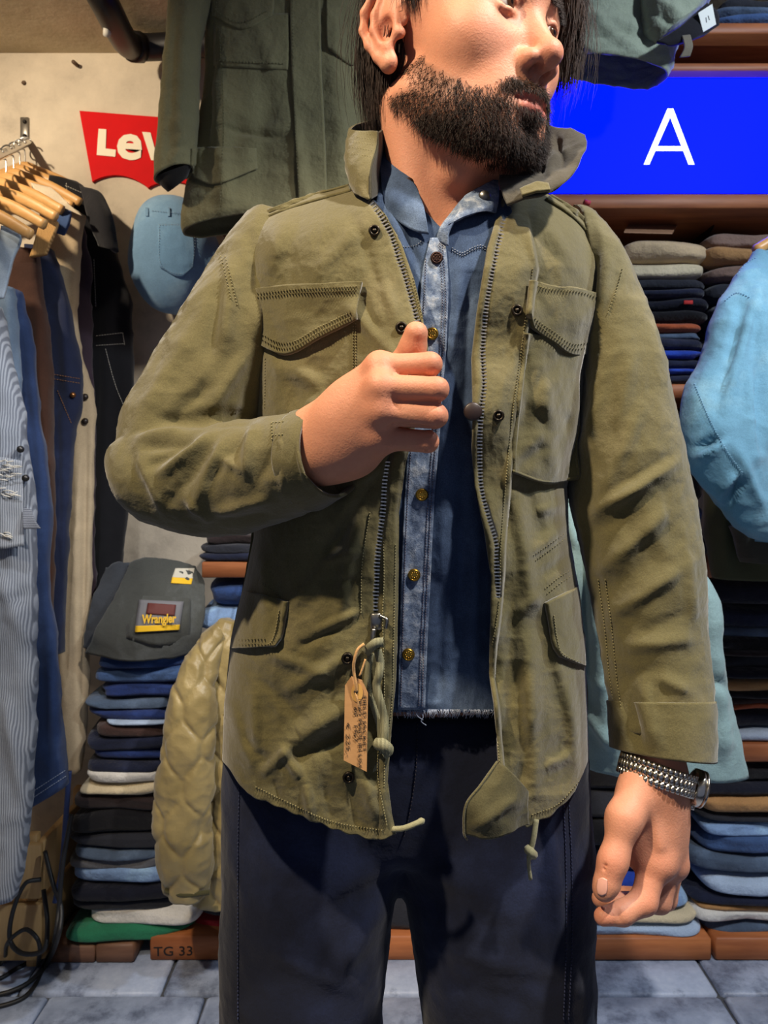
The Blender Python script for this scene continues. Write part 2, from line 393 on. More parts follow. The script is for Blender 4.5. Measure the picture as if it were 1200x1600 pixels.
# ================================================================== folded clothes
def folded(x0, x1, y0, y1, Y, dep, mat, layers=2, seed=0, name='folded_jeans', sag=0.0, lean=0.0, rnd=.34, rough=1.7):
    """a folded garment: rounded slab with folded layers showing at its front edge"""
    ax = (XY(x1, Y)-XY(x0, Y))/2; az = (ZY(y0, Y)-ZY(y1, Y))/2; ay = dep/2
    cx = (XY(x0, Y)+XY(x1, Y))/2; cz = (ZY(y0, Y)+ZY(y1, Y))/2; cy = Y+ay
    nu, nv = 64, 22
    th = np.linspace(0, 2*np.pi, nu, endpoint=False); ph = np.linspace(-np.pi/2, np.pi/2, nv)
    pw = lambda a, e: np.sign(a)*np.abs(a)**e
    T, F = np.meshgrid(th, ph)
    e2 = rnd
    rx = pw(np.cos(F), .38)
    X = ax*rx*pw(np.cos(T), e2); Yy = ay*rx*pw(np.sin(T), e2); Z = az*pw(np.sin(F), .62)
    zz = Z/az
    edge = 1+(.012*np.abs(np.cos(np.pi*layers*(zz+1)/2))-.010)*(np.cos(F) > .3)
    X = X*edge; Yy = Yy*(1+(edge-1)*1.5)
    g = np.stack([X+cx, Yy+cy, Z+cz], -1)
    r = rough
    g[..., 1] += .007*r*fbm(g*np.array([1, 1, 4]), 9, 2, seed)+.012*r*vnoise(np.stack([X*0+seed*3.1, zz*.6+seed, X*6], -1), seed)
    g[..., 0] += .012*r*vnoise(np.stack([zz*.8+seed*1.7, X*0, Yy*3], -1), seed+3)
    amp = min(.010, az*.45)*r
    g[..., 2] += amp*fbm(np.stack([X*7, Yy*7, X*0+seed*5.3], -1), 1, 2, seed)*(.6+.4*zz)
    g[..., 2] -= sag*(X/ax)**2+sag*.4*np.clip(-Yy/ay, 0, 1)**3
    g[..., 0] += lean*zz
    ra = .05*math.sin(seed*12.9898); dx = g[..., 0]-cx; dy = g[..., 1]-cy; g[..., 1] = cy+dy+dx*ra*.6; g[..., 0] = cx+dx-dy*ra
    mb = MB(); mb.grid(g, True, True)
    return mb.build(name, mat)
ORD = ['', 'second', 'third', 'fourth', 'fifth', 'sixth', 'seventh', 'eighth', 'ninth', 'tenth', 'eleventh', 'twelfth', 'thirteenth', 'fourteenth', 'fifteenth', 'sixteenth', 'seventeenth', 'eighteenth', 'nineteenth', 'twentieth', 'twenty-first', 'twenty-second']
C = {'navy': (24, 30, 52), 'dark navy': (16, 19, 34), 'black': (17, 17, 22), 'mid blue': (62, 88, 132), 'blue': (46, 72, 124), 'deep blue': (30, 48, 98), 'light blue': (128, 158, 200),
     'pale blue': (168, 188, 214), 'white': (216, 214, 208), 'cream': (206, 192, 160), 'beige': (196, 172, 136), 'brown': (66, 48, 44), 'dark brown': (44, 34, 34), 'charcoal': (40, 42, 50),
     'grey': (96, 98, 104), 'orange-brown': (168, 84, 50), 'tan': (170, 128, 82), 'green': (42, 120, 88), 'grey-blue': (74, 90, 112), 'red': (160, 34, 40), 'royal blue': (30, 62, 160), 'taupe': (128, 104, 92), 'olive': (86, 84, 58)}
def cmat(cn):
    c = C[cn]
    den = cn in ('navy', 'mid blue', 'blue', 'light blue', 'grey-blue', 'royal blue', 'deep blue')
    return cloth(c, var=.30 if den else .16, fade=tuple(min(255, int(x*1.35+14)) for x in c) if den else None, wr=.8, wscale=17, wdist=.016)
def stack(items, where, group, Y=SF+.01, dep=.30, seed=0, sag=.0, kindname='jeans'):
    out = []
    for k, it in enumerate(items):
        x0, x1, y0, y1, cn = it[:5]; kn = it[5] if len(it) > 5 else kindname
        o = folded(x0, x1, y0, y1, Y, dep, cmat(cn), layers=3 if y1-y0 > 22 else 2, seed=seed+k, name='folded_'+kn.replace(' ', '_'), sag=sag)
        pos = 'topmost' if k == 0 else ('lowest' if k == len(items)-1 else ORD[k]+' from the top')
        tag(o, f'{cn} folded {kn}, {pos} of the {where}', 'clothes', group); out.append(o)
    return out
# left pile on the floor planks
LP = [(147, 292, 1018, 1050, 'blue'), (138, 288, 1044, 1072, 'mid blue'), (146, 288, 1070, 1094, 'deep blue'), (132, 270, 1092, 1112, 'grey-blue'), (134, 268, 1110, 1130, 'deep blue'), (160, 264, 1126, 1137, 'pale blue', 'shirt'),
      (142, 262, 1131, 1158, 'brown'), (132, 258, 1146, 1178, 'navy'), (130, 252, 1172, 1192, 'deep blue'), (128, 250, 1189, 1212, 'navy'), (124, 248, 1202, 1230, 'white'), (118, 252, 1224, 1246, 'cream'),
      (108, 262, 1246, 1272, 'dark brown'), (106, 262, 1270, 1308, 'black'), (104, 262, 1306, 1332, 'charcoal'), (112, 262, 1328, 1348, 'grey-blue'), (108, 268, 1340, 1366, 'grey'), (106, 272, 1352, 1388, 'light blue'),
      (102, 274, 1384, 1412, 'dark navy'), (110, 278, 1410, 1428, 'charcoal'), (122, 300, 1424, 1452, 'white', 'shirt'), (101, 298, 1446, 1473, 'green', 'cloth')]
stack(LP, 'tall left pile', 'clothes in the tall left pile', Y=1.90, dep=.28, seed=11)
# things on and under the small board at the left end of the shelving
stack([(312, 420, 838, 856, 'dark brown', 'trousers'), (306, 430, 852, 868, 'charcoal', 'trousers'), (302, 430, 864, 879, 'navy', 'trousers')], 'small pile beside the elbow', 'trousers beside the elbow', Y=1.89, seed=50)
stack([(318, 460, 908, 950, 'blue', 'shirt'), (302, 470, 945, 988, 'light blue', 'shirt')], 'pair below the board end', 'shirts below the board end', Y=1.93, seed=60)
# behind the legs
stack([(300, 640, 1408, 1440, 'charcoal', 'trousers'), (296, 642, 1438, 1464, 'red', 'trousers')], 'pair behind the quilted liner', 'trousers behind the quilted liner', Y=1.93, seed=65)
stack([(560, 720, 1330, 1404, 'olive', 'coat'), (560, 722, 1402, 1462, 'charcoal', 'coat')], 'pile seen between the legs', 'pile seen between the legs', Y=1.93, seed=70)
# right: upper bay
stack([(966, 1112, 372, 408, 'beige', 'chinos'), (970, 1114, 404, 432, 'cream', 'chinos'), (966, 1116, 430, 448, 'charcoal'), (968, 1118, 446, 464, 'navy'), (962, 1120, 462, 484, 'dark navy'), (970, 1116, 482, 503, 'black'),
       (968, 1116, 500, 519, 'orange-brown', 'chinos'), (974, 1112, 517, 530, 'grey-blue'), (970, 1112, 528, 546, 'navy'), (972, 1110, 544, 560, 'royal blue'), (970, 1112, 558, 574, 'navy'), (974, 1112, 572, 586, 'royal blue'), (970, 1112, 584, 600, 'navy')],
      'stack under the blue screen', 'stack under the blue screen', seed=80)
stack([(1116, 1260, 358, 386, 'taupe', 'chinos'), (1112, 1260, 382, 412, 'tan', 'chinos'), (1116, 1262, 408, 436, 'taupe', 'chinos'), (1118, 1262, 434, 470, 'charcoal'), (1118, 1262, 468, 520, 'navy'), (1118, 1262, 518, 600, 'dark navy')], 'stack behind the blue shirt', 'stack behind the blue shirt', seed=100)
crd = MB().add(P([975, 1050, 1062, 985], [362, 364, 346, 345], [1.95, 1.95, 2.08, 2.08]).tolist()+(P([975, 1050, 1062, 985], [362, 364, 346, 345], [1.95, 1.95, 2.08, 2.08])-np.array([0, 0, .003])).tolist(), [[0,1,2,3],[7,6,5,4],[0,4,5,1],[1,5,6,2],[2,6,7,3],[3,7,4,0]])
tag(crd.build('price_card', plain('card_tan', (150, 112, 84), .8, var=.1), smooth=False), 'tan card lying on the beige folded chinos', 'card')
sl = MB().bevbox((XY(1068, 1.898), 1.894, ZY(476, 1.9)), (XY(1082, 1.898), 1.8985, ZY(470, 1.9)), .0008).build('red_tab', plain('red_tab', (180, 40, 36), .8)); tag(sl, 'small red cloth tab on the dark stack under the screen', 'tab')
# top shelf
stack([(1124, 1260, -14, 8, 'charcoal'), (1116, 1262, 6, 24, 'grey-blue'), (1112, 1258, 22, 36, 'mid blue')], 'top shelf pile', 'jeans on the top shelf', seed=120)
# right: middle bay
stack([(1000, 1106, 650, 700, 'navy'), (996, 1108, 698, 745, 'dark navy'), (1000, 1106, 743, 790, 'black'), (998, 1108, 788, 836, 'deep blue'), (1000, 1108, 834, 878, 'dark navy')], 'dark stack beside the blue shirt', 'dark stack left of the blue shirt', seed=190)
stack([(1112, 1262, 906, 950, 'dark navy'), (1112, 1262, 948, 985, 'navy'), (1108, 1262, 982, 1000, 'grey-blue'), (1112, 1262, 998, 1018, 'black'), (1116, 1262, 1016, 1028, 'dark brown', 'trousers'), (1112, 1262, 1026, 1046, 'charcoal'), (1116, 1262, 1044, 1064, 'dark navy'), (1118, 1262, 1060, 1082, 'tan', 'chinos'),
       (1116, 1262, 1080, 1096, 'black'), (1116, 1262, 1094, 1104, 'brown', 'trousers'), (1118, 1262, 1103, 1114, 'orange-brown', 'chinos'), (1114, 1262, 1113, 1144, 'dark navy'), (1112, 1262, 1142, 1163, 'pale blue')],
      'right stack in the middle bay', 'right stack in the middle bay', seed=130)
# right: lower bay, two piles
stack([(1060, 1262, 1202, 1226, 'black'), (1056, 1262, 1224, 1246, 'dark navy'), (1098, 1262, 1244, 1276, 'tan', 'chinos'), (1092, 1262, 1272, 1290, 'charcoal'), (1098, 1262, 1284, 1312, 'light blue'), (1102, 1262, 1306, 1342, 'mid blue'), (1090, 1262, 1338, 1372, 'grey-blue'),
       (1104, 1262, 1368, 1404, 'pale blue'), (1088, 1262, 1400, 1420, 'navy'), (1094, 1262, 1414, 1430, 'tan', 'chinos'), (1092, 1262, 1424, 1448, 'white', 'chinos'), (1108, 1262, 1445, 1465, 'grey-blue')],
      'right floor pile', 'right floor pile', seed=150)
stack([(880, 1062, 1196, 1240, 'black', 'trousers'), (880, 1060, 1236, 1286, 'charcoal', 'trousers'), (880, 1064, 1284, 1330, 'black', 'trousers'), (880, 1070, 1326, 1368, 'navy', 'trousers'), (880, 1074, 1364, 1404, 'royal blue', 'trousers'), (880, 1092, 1396, 1428, 'light blue'), (880, 1098, 1424, 1446, 'cream', 'shirt'), (880, 1100, 1442, 1465, 'pale blue', 'shirt')],
      'pile behind the hanging hand', 'pile behind the hanging hand', seed=170)

# jeans with the paper label, leaning on the left pile
gm = cloth((74, 76, 72), .2, fade=(108, 112, 112), wr=.5)
def thick_patch(name, ctrl, mat, parent=None, th=.03, nu=40, nv=40, n1=.003, s1=12, n2=.003, s2=25, folds=(), seed=1, off=-1):
    g = patch(ctrl, nu, nv); g = crumple(g, False, folds, n1, s1, n2, s2, seed)
    n = gnormals(g); 
    o = mesh_obj(name, g, gfaces(nv, nu), mat, parent, solid=th, offset=0); return o, g
jb = thing('folded_jeans', 'grey jeans with a brand label standing on top of the left pile', 'clothes', P(220, 1022, 1.9))
o, gA = thick_patch('jeans_front', [[(212, 884, 1.97), (240, 878, 1.96), (275, 884, 1.96), (303, 893, 1.97)], [(190, 935, 1.93), (230, 928, 1.90), (270, 930, 1.90), (318, 935, 1.93)], [(160, 985, 1.91), (210, 985, 1.87), (255, 984, 1.87), (312, 980, 1.91)], [(143, 1015, 1.93), (200, 1026, 1.89), (250, 1022, 1.89), (300, 1008, 1.93)]], gm, jb, .05)
thick_patch('jeans_back', [[(176, 890, 2.0), (200, 882, 1.99), (235, 884, 1.99)], [(150, 950, 1.97), (185, 945, 1.95), (230, 945, 1.96)], [(140, 1010, 1.97), (170, 1015, 1.95), (230, 1010, 1.96)]], cloth((66, 70, 76), .2, wr=.5), jb, .05)
def quadp(name, pts, Y, mat, parent, th=.002):
    a = P([p[0] for p in pts], [p[1] for p in pts], Y); n = len(a)
    v = a.tolist()+(a+np.array([0, th, 0])).tolist()
    return mesh_obj(name, v, [list(range(n)), list(range(n, 2*n))[::-1]]+[[k, k+n, (k+1) % n+n, (k+1) % n] for k in range(n)], mat, parent, smooth=False)
JEANS_LABEL = (gm, gA, jb)

# ================================================================== red sign on the wall
M_red = plain('sign_red', (204, 8, 14), .75, spec=.2, var=.05)
M_cream = plain('sign_cream', (232, 222, 196), .6)
SY = WY-.012
def sgn(px, py): return P(px, py, SY)
top = [(124, 173), (340, 190)]; 
arc = [(340-(340-140)*t, 0) for t in np.linspace(0, 1, 41)]
bot = []
for t in np.linspace(0, 1, 41):
    x = 318-(318-144)*t; y0 = 303-(303-284)*t
    bot.append((x, y0-15*math.sin(math.pi*((t*2) % 1))**.8 if t not in (0, 1) else y0))
pts = top+bot
a = P([p[0] for p in pts], [p[1] for p in pts], SY); n = len(a)
signo = mesh_obj('wall_sign', a.tolist()+(a+np.array([0, .012, 0])).tolist(), [list(range(n)), list(range(n, 2*n))[::-1]]+[[k, k+n, (k+1) % n+n, (k+1) % n] for k in range(n)], M_red, smooth=False)
tag(signo, 'red batwing brand sign with cream letters on the plaster wall', 'sign')
def glyph(pts): quadp('letter', pts, SY-.003, M_cream, signo, .003)
glyph([(154, 201), (166, 202), (165, 232), (181, 234), (180, 245), (151, 242)])
glyph([(222, 206), (235, 207), (242, 233), (249, 208), (262, 209), (249, 251), (236, 250)])
place_text('letter', 'e', .150, P(181, 246, SY-.002), (1, 0, -.06), (0, 0, 1), M_cream, signo, .0045, .001, fit=.076)
place_text('letter', "I'S", .10, P(268, 253, SY-.002), (1, 0, -.06), (0, 0, 1), M_cream, signo, .006, .001)

# ================================================================== screen
sc = thing('screen', 'wide blue display screen showing a white letter A', 'screen', (XY(1015, 1.95), 1.95, ZY(303, 1.93)))
MB().bevbox((XY(700, 1.935), 1.935, ZY(302.5, 1.93)), (XY(1330, 1.935), 1.985, ZY(110.5, 1.935)), .004).build('casing', plain('screen_casing', (14, 14, 18), .4), sc)
m, nt, bs = _nt('screen_blue'); bs.inputs['Base Color'].default_value = (0.0, 0.0, .02, 1); bs.inputs['Roughness'].default_value = .6; bs.inputs['Specular IOR Level'].default_value = .05
bs.inputs['Emission Color'].default_value = (0.0, .0022, 1.0, 1); bs.inputs['Emission Strength'].default_value = 5.5
quadp('display', [(702, 111), (1328, 111), (1328, 302), (702, 302)], 1.934, m, sc, .001)
m2, nt, bs = _nt('screen_white'); bs.inputs['Emission Color'].default_value = (.85, .97, 1.0, 1); bs.inputs['Emission Strength'].default_value = 1.6
YA = 1.9325
quadp('letter', [(1006, 257), (1014.5, 257), (1049, 179), (1052, 170), (1043, 170)], YA, m2, sc, .0008)
quadp('letter', [(1043, 170), (1052, 170), (1085, 257), (1076, 257), (1047, 182)], YA, m2, sc, .0008)
quadp('letter', [(1024, 228.5), (1067, 228.5), (1069.5, 235.5), (1021, 235.5)], YA, m2, sc, .0008)
# ================================================================== tools for details lying on cloth
CAM = Vector((0, 0, CZ))
def bvh_of(grids):
    vs_, fs, n = [], [], 0
    for g, closed in grids:
        nv, nu = g.shape[:2]; vs_ += g.reshape(-1, 3).tolist(); fs += (gfaces(nv, nu, closed)+n).tolist(); n += nv*nu
    return BVHTree.FromPolygons(vs_, fs)
def cast(bvh, px, py, fallback=None):
    d = Vector(((px-600)/FPX, 1.0, -(py-HY)/FPX)).normalized()
    h = bvh.ray_cast(CAM, d)
    if h[0] is None: return fallback
    return np.array(h[0])
def drape(bvh, ctrl, nu, nv, off, dY=None):
    """grid of image points laid on a surface, lifted towards the viewer by off"""
    c = np.asarray(ctrl, float)
    g = np.stack([cr(r, nu) for r in c], 0) if c.shape[1] > 2 else np.stack([cr(r, nu) for r in c], 0)
    g = np.stack([cr(g[:, k], nv) for k in range(nu)], 1)
    Yg = np.full(g.shape[:2], np.nan)
    for j in range(nv):
        for i in range(nu):
            h = cast(bvh, g[j, i, 0], g[j, i, 1])
            if h is not None: Yg[j, i] = h[1]
    if np.isnan(Yg).all(): Yg[:] = 1.0
    med = np.nanmedian(Yg); 
    bad = np.isnan(Yg)
    if bad.any():
        good = np.argwhere(~bad)
        for j, i in np.argwhere(bad):
            k = np.argmin(((good-[j, i])**2).sum(1)); Yg[j, i] = Yg[tuple(good[k])]
    Yg = np.clip(Yg, med-.05, med+.06)
    o = off if np.isscalar(off) else np.asarray(off)
    return P(g[..., 0], g[..., 1], Yg-o)
def flap(name, bvh, ctrl, mat, parent, off=.004, th=.004, nu=28, nv=20, n1=.0015, seed=0):
    g = drape(bvh, ctrl, nu, nv, off)
    g[..., 1] += n1*fbm(g, 40, 2, seed)
    o = mesh_obj(name, g, gfaces(nv, nu), mat, parent, solid=th, offset=0); return o, g
def stitch(name, bvh, paths, mat, parent, step=5.0, ln=.55, r=.0006, lift=.0012):
    """a seam of little raised stitches along image paths"""
    mb = MB(); cnt = 0
    for p in paths:
        p = np.asarray(p, float); L = np.sum(np.linalg.norm(np.diff(p, axis=0), axis=1)); n = max(2, int(L/step))
        q = cr(p, n*4+1)
        for k in range(n):
            a = cast(bvh, *q[4*k]); b_ = cast(bvh, *q[4*k+int(4*ln+.5)])
            if a is None or b_ is None or abs(a[1]-b_[1]) > .02: continue
            l_ = np.array([0, -lift, 0]); m_ = (a+b_)/2+l_*1.6
            mb.tube([a+l_*.4, m_, b_+l_*.4], [r*.7, r, r*.7], 4); cnt += 1
    if cnt: return tag(mb.build(name, mat, parent), kind='stuff')
def cord(name, pts, r, mat, parent=None, n=24, seg=7):
    return MB().tube(cr(np.array(pts), n), r, seg).build(name, mat, parent)
def edges_slab(left, right, Y, rd, nst=50, nring=40, e=3.0):
    left = np.array(left, float); right = np.array(right, float)
    ys = np.linspace(max(left[0][1], right[0][1]), min(left[-1][1], right[-1][1]), 24)
    yl = np.interp(np.linspace(0, 1, 24), [0, 1], [left[0][1], left[-1][1]]); yr = np.interp(np.linspace(0, 1, 24), [0, 1], [right[0][1], right[-1][1]])
    pr = [(np.interp(a, left[:, 1], left[:, 0]), a, np.interp(b_, right[:, 1], right[:, 0]), b_) for a, b_ in zip(yl, yr)]
    return pairtube(pr, np.interp(np.linspace(0, 1, 24), np.linspace(0, 1, len(np.atleast_1d(Y))), np.atleast_1d(Y)), rd, nst, nring, e)

bA = bvh_of([(gA, False)])
def stick(name, pts, mat, off, th=.0015):
    o, _ = flap(name, bA, pts, mat, jb, off+.025, th, 14, 10, 0); return o
stick('back_pocket', [[(203, 930), (250, 932), (298, 935)], [(198, 970), (250, 972), (297, 975)], [(198, 998), (248, 1012), (296, 1002)]], gm, .003, .003)
stick('label_patch', [[(217, 937), (287, 940)], [(210, 988), (280, 985)]], plain('label_grey', (112, 112, 116), .7), .008)
stick('label_picture', [[(231, 942), (275, 945)], [(228, 959), (273, 962)]], plain('label_brown', (92, 40, 34), .7), .011)
stick('label_band', [[(212, 978), (281, 976)], [(211, 988), (280, 984)]], plain('label_yellow', (232, 184, 30), .7), .011)
c = cast(bA, 245, 970); place_text('label_lettering', 'Wrangler', .030, P(222, 974, c[1]-.040), (1, 0, .03), (0, .25, 1), plain('label_gold', (222, 176, 44), .7), jb, .0009, .0006, fit=.085)
stick('label_tag', [[(274, 888), (304, 888)], [(269, 902), (301, 904)]], plain('label_white', (200, 194, 176), .7), .006)
stick('tag_band', [[(269, 902), (301, 904)], [(267, 911), (299, 913)]], plain('label_yellow', (232, 184, 30), .7), .006)
# ================================================================== clothes rail with hangers, left
M_chrome = plain('chrome', (200, 200, 198), .22, 1.0)
M_hang = wood('hanger_wood', (206, 150, 84), (232, 184, 118), rough=.4)
arm = thing('clothes_rail', 'chrome sloping garment rail fixed to the wall at left', 'rail', P(38, 225, WY))
MB().bevbox(P(31, 226, WY-.006)*np.array([1, 0, 1])+np.array([0, WY-.006, 0]), P(46, 184, WY)*np.array([1, 0, 1])+np.array([0, WY, 0]), .002).build('wall_plate', plain('steel', (150, 146, 138), .4, .8), arm)
for y in (190, 212): MB().tube([P(38.5, y, WY-.010), P(38.5, y, WY-.004)], .006, 10).build('screw', plain('dark_steel', (50, 48, 46), .5, .8), arm)
R0, R1 = P(44, 222, WY-.01), P(-105, 292, 1.42)
MB().tube([R0, R0*.99+R1*.01, R1*.98+R0*.02, R1], .011, 12).build('arm', M_chrome, arm)
HG = []
def hanger(t, yaw, label, half=.20, drop=.085):
    c = R0*(1-t)+R1*t; base = c+np.array([0, 0, -.075])
    th = thing('clothes_hanger', label, 'hanger', base, 'wooden hangers on the chrome arm')
    ca, sa = math.cos(yaw), math.sin(yaw); f = lambda x, z: base+np.array([x*ca, x*sa, z])
    p = cr([f(-half, -drop), f(-half*.55, -drop*.42), f(-half*.15, -.006), f(0, .004), f(half*.15, -.006), f(half*.55, -drop*.42), f(half, -drop)], 40)
    g = pathtube(p, np.interp(np.linspace(-1, 1, 40), [-1, -.6, 0, .6, 1], [.012, .014, .018, .014, .012]), 10)
    cc = p[:, None]; dirn = np.array([-sa, ca, 0]); g = g-(((g-cc)*dirn).sum(-1, keepdims=True))*dirn*.45
    MB().grid(g, True, True).build('body', M_hang, th)
    hk = [f(0, .0), f(0, .035)]+[c+np.array([math.sin(a)*.019*ca*-1, math.sin(a)*.019*sa*-1, -math.cos(a)*.019+.0]) for a in np.linspace(.1, 4.3, 12)]
    MB().tube(cr(hk, 30), .0022, 6).build('hook', M_chrome, th)
    HG.append(th); return f
hanger(.05, .05, 'wooden hanger holding the black jacket by the wall')
hanger(.13, -.02, 'wooden hanger of the plum trousers, second from the wall')
hanger(.22, -.15, 'wooden hanger of the cream coat, third from the wall')
hanger(.32, -.22, 'wooden hanger of the navy jacket, fourth from the wall')
hanger(.42, -.30, 'wooden hanger of the brown garment, fifth from the wall')
hanger(.52, -.30, 'wooden hanger of the blue denim skirt, sixth from the wall')
hanger(.64, -.35, 'wooden hanger of the faded denim, seventh from the wall')
hanger(.77, -.40, 'wooden hanger of the pale strap, nearest of the row')
M_wstitch = plain('white_thread', (206, 200, 186), .8)
def hanging(name, label, left, right, Y, rd, mat, seed, folds=(), n1=.006, e=3.0, cat='clothes'):
    g = edges_slab(left, right, Y, rd, 90, 56, e)
    g = crumple(g, True, [(*f_[:5], f_[5]*1.8) for f_ in folds], n1*1.3, 7, .006, 16, seed)
    t = thing(name, label, cat, g[-1].mean(0), 'garments on the chrome arm')
    MB().grid(g, True, True).build('cloth_body', mat, t)
    return t, bvh_of([(g, True)])
M_blk = cloth((20, 20, 24), .2)
t, bv = hanging('black_jacket', 'black jacket with white contrast stitching nearest the wall', [(78, 278), (72, 420), (68, 950)], [(128, 291), (160, 305), (172, 345), (183, 395), (205, 470), (207, 620), (203, 700), (195, 830), (184, 960)], [2.13, 2.10, 2.10], .030, M_blk, 1,
    [(120, 300, 135, 600, 10, .01), (170, 400, 160, 900, 10, .008)])
stitch('white_stitching', bv, [[(102, 290), (130, 302), (156, 312)], [(104, 286), (106, 320)], [(155, 312), (166, 345), (172, 390)], [(147, 405), (150, 480)], [(150, 525), (192, 520)], [(150, 540), (194, 537)], [(192, 520), (195, 540)], [(165, 545), (180, 600), (196, 640)]], M_wstitch, t, 4, .7, .0009)
thick_patch('sleeve', [[(128, 292, 2.02), (145, 298, 2.0), (160, 306, 2.0)], [(140, 335, 1.99), (158, 335, 1.97), (174, 345, 1.99)], [(158, 385, 2.0), (170, 388, 1.985), (183, 395, 2.0)]], cloth((34, 34, 38), .2), t, .02, 16, 20)
hanging('plum_trousers', 'dark plum trousers hanging between black jacket and cream coat', [(80, 340), (70, 600), (66, 960)], [(128, 340), (143, 420), (146, 600), (147, 720), (150, 900), (152, 960)], 2.035, .018, cloth((60, 48, 58), .15), 2)
t, bv = hanging('cream_coat', 'cream work coat with dark buttons on the chrome arm', [(66, 330), (60, 600), (80, 900), (96, 1050), (107, 1205)], [(132, 336), (124, 420), (116, 500), (130, 565), (147, 620), (148, 720), (146, 790), (144, 900), (138, 1050), (127, 1205)], 1.975, .024, cloth((190, 170, 138), .12), 3,
    [(120, 600, 120, 1100, 8, .006), (135, 660, 128, 1150, 5, -.005)])
for y in (620, 658): MB().tube([P(133, y, 1.946), P(133, y, 1.96)], .0085, 14).build('button', plain('button_dark', (44, 36, 30), .4), t)
t, bv = hanging('denim_jacket', 'dark navy denim jacket on the chrome arm', [(40, 385), (30, 700), (40, 1020)], [(84, 390), (100, 440), (112, 500), (128, 600), (127, 640), (118, 665), (111, 760), (106, 850), (100, 1020)], 1.885, .03, cloth((30, 38, 64), .3, fade=(48, 62, 96)), 4, [(95, 450, 110, 640, 8, .006), (85, 600, 95, 900, 7, -.006)])
stitch('stitching', bv, [[(84, 585), (126, 592)], [(84, 592), (126, 599)], [(90, 610), (112, 662)]], plain('thread_gold', (150, 104, 60), .8), t, 4, .7, .0008)
MB().tube([P(114, 617, 1.85), P(114, 617, 1.86)], .007, 12).build('button', plain('copper', (150, 104, 62), .35, .9), t)
hanging('brown_jacket', 'brown suede-like garment between two denim pieces on the arm', [(10, 390), (0, 700), (20, 1010)], [(60, 392), (70, 480), (80, 560), (82, 700), (86, 850), (82, 1010)], 1.82, .028, cloth((70, 44, 32), .3), 5, [(60, 480, 70, 800, 8, .006)])
t, bv = hanging('denim_skirt', 'long blue denim garment with a stitched hem on the arm', [(-30, 440), (-20, 700), (20, 1000), (42, 1263)], [(34, 455), (62, 620), (70, 700), (77, 770), (76, 900), (90, 1050), (107, 1225)], 1.74, .028, cloth((44, 62, 100), .3, fade=(70, 92, 136)), 6, [(40, 500, 72, 800, 7, .006), (70, 900, 90, 1200, 9, .006)])
stitch('hem_stitching', bv, [[(46, 1250), (104, 1212)], [(46, 1240), (103, 1203)]], plain('thread_pale', (150, 160, 180), .8), t, 4, .7, .0009)
hanging('faded_denim', 'faded grey-blue denim garment behind the striped overalls', [(-60, 440), (-60, 900)], [(20, 450), (33, 560), (36, 660), (34, 900)], 1.68, .025, cloth((106, 126, 148), .25, fade=(140, 158, 176)), 7, [(12, 470, 28, 800, 7, .006)])
t, bv = hanging('striped_overalls', 'grey pinstriped overalls hanging nearest at the left edge', [(-90, 470), (-90, 900), (-60, 1402)], [(0, 480), (18, 580), (35, 650), (46, 720), (54, 800), (56, 900), (57, 1060), (51, 1150), (42, 1300), (26, 1402)], 1.58, .035, stripe_cloth((104, 110, 120), (150, 156, 164), 70), 8,
    [(0, 900, 40, 1000, 12, .008), (10, 1100, 35, 1250, 10, .008), (5, 950, 50, 925, 8, -.006), (0, 650, 20, 900, 9, .006)], n1=.008)
for (x, y) in ((32, 702), (40, 747)): MB().tube([P(x, y, 1.53), P(x, y, 1.55)], .0075, 12).build('button', plain('button_steel', (60, 58, 56), .35, .7), t)
thick_patch('torn_pocket', [[(-30, 716, 1.53), (0, 714, 1.525), (34, 720, 1.53)], [(-30, 780, 1.525), (5, 780, 1.52), (36, 780, 1.525)], [(-30, 855, 1.525), (0, 858, 1.52), (38, 852, 1.525)]], stripe_cloth((116, 122, 130), (160, 164, 170), 70), t, .003, 20, 24)
mb = MB(); rs = random.Random(5)
for k in range(26):
    x = rs.uniform(-8, 18); y = rs.choice([724, 732, 768, 745, 835]); y += rs.uniform(-5, 5)
    mb.tube(cr([P(x, y, 1.517), P(x+rs.uniform(4, 10), y+rs.uniform(-2, 3), 1.512), P(x+rs.uniform(10, 20), y+rs.uniform(-3, 6), 1.516)], 5), .0012, 4)
tag(mb.build('frayed_threads', M_wstitch, t), kind='stuff')
thick_patch('pocket_flap', [[(34, 792, 1.53), (50, 798, 1.53)], [(36, 815, 1.515), (56, 815, 1.515)], [(36, 826, 1.51), (64, 826, 1.515)]], stripe_cloth((70, 74, 84), (130, 134, 142), 90, 2), t, .004, 12, 12, n1=.001)
t, _g = thick_patch('overall_strap', [[(2, 354, 1.60), (28, 358, 1.60)], [(0, 375, 1.565), (33, 372, 1.565)], [(-6, 410, 1.55), (20, 408, 1.55)], [(-20, 470, 1.55), (6, 466, 1.55)]], cloth((150, 166, 182), .2, fade=(180, 192, 204)), None, .008, 14, 40)
tag(t, 'pale blue denim strap looped over the nearest hanger', 'clothes', 'straps over the hangers')
t, _g = thick_patch('denim_waistband', [[(84, 330, 1.86), (112, 332, 1.86)], [(82, 345, 1.84), (108, 350, 1.84)], [(78, 360, 1.85), (100, 368, 1.85)]], cloth((60, 84, 128), .25), None, .01, 14, 14)
tag(t, 'blue denim waistband clipped over a hanger end', 'clothes', 'straps over the hangers')
t, _g = thick_patch('cord_waistband', [[(68, 340, 1.80), (92, 350, 1.80)], [(62, 355, 1.78), (86, 364, 1.78)], [(48, 402, 1.78), (72, 398, 1.78)]], stripe_cloth((150, 112, 62), (196, 154, 96), 90), None, .012, 14, 18)
tag(t, 'tan corduroy waistband wrapped over a hanger end', 'clothes', 'straps over the hangers')
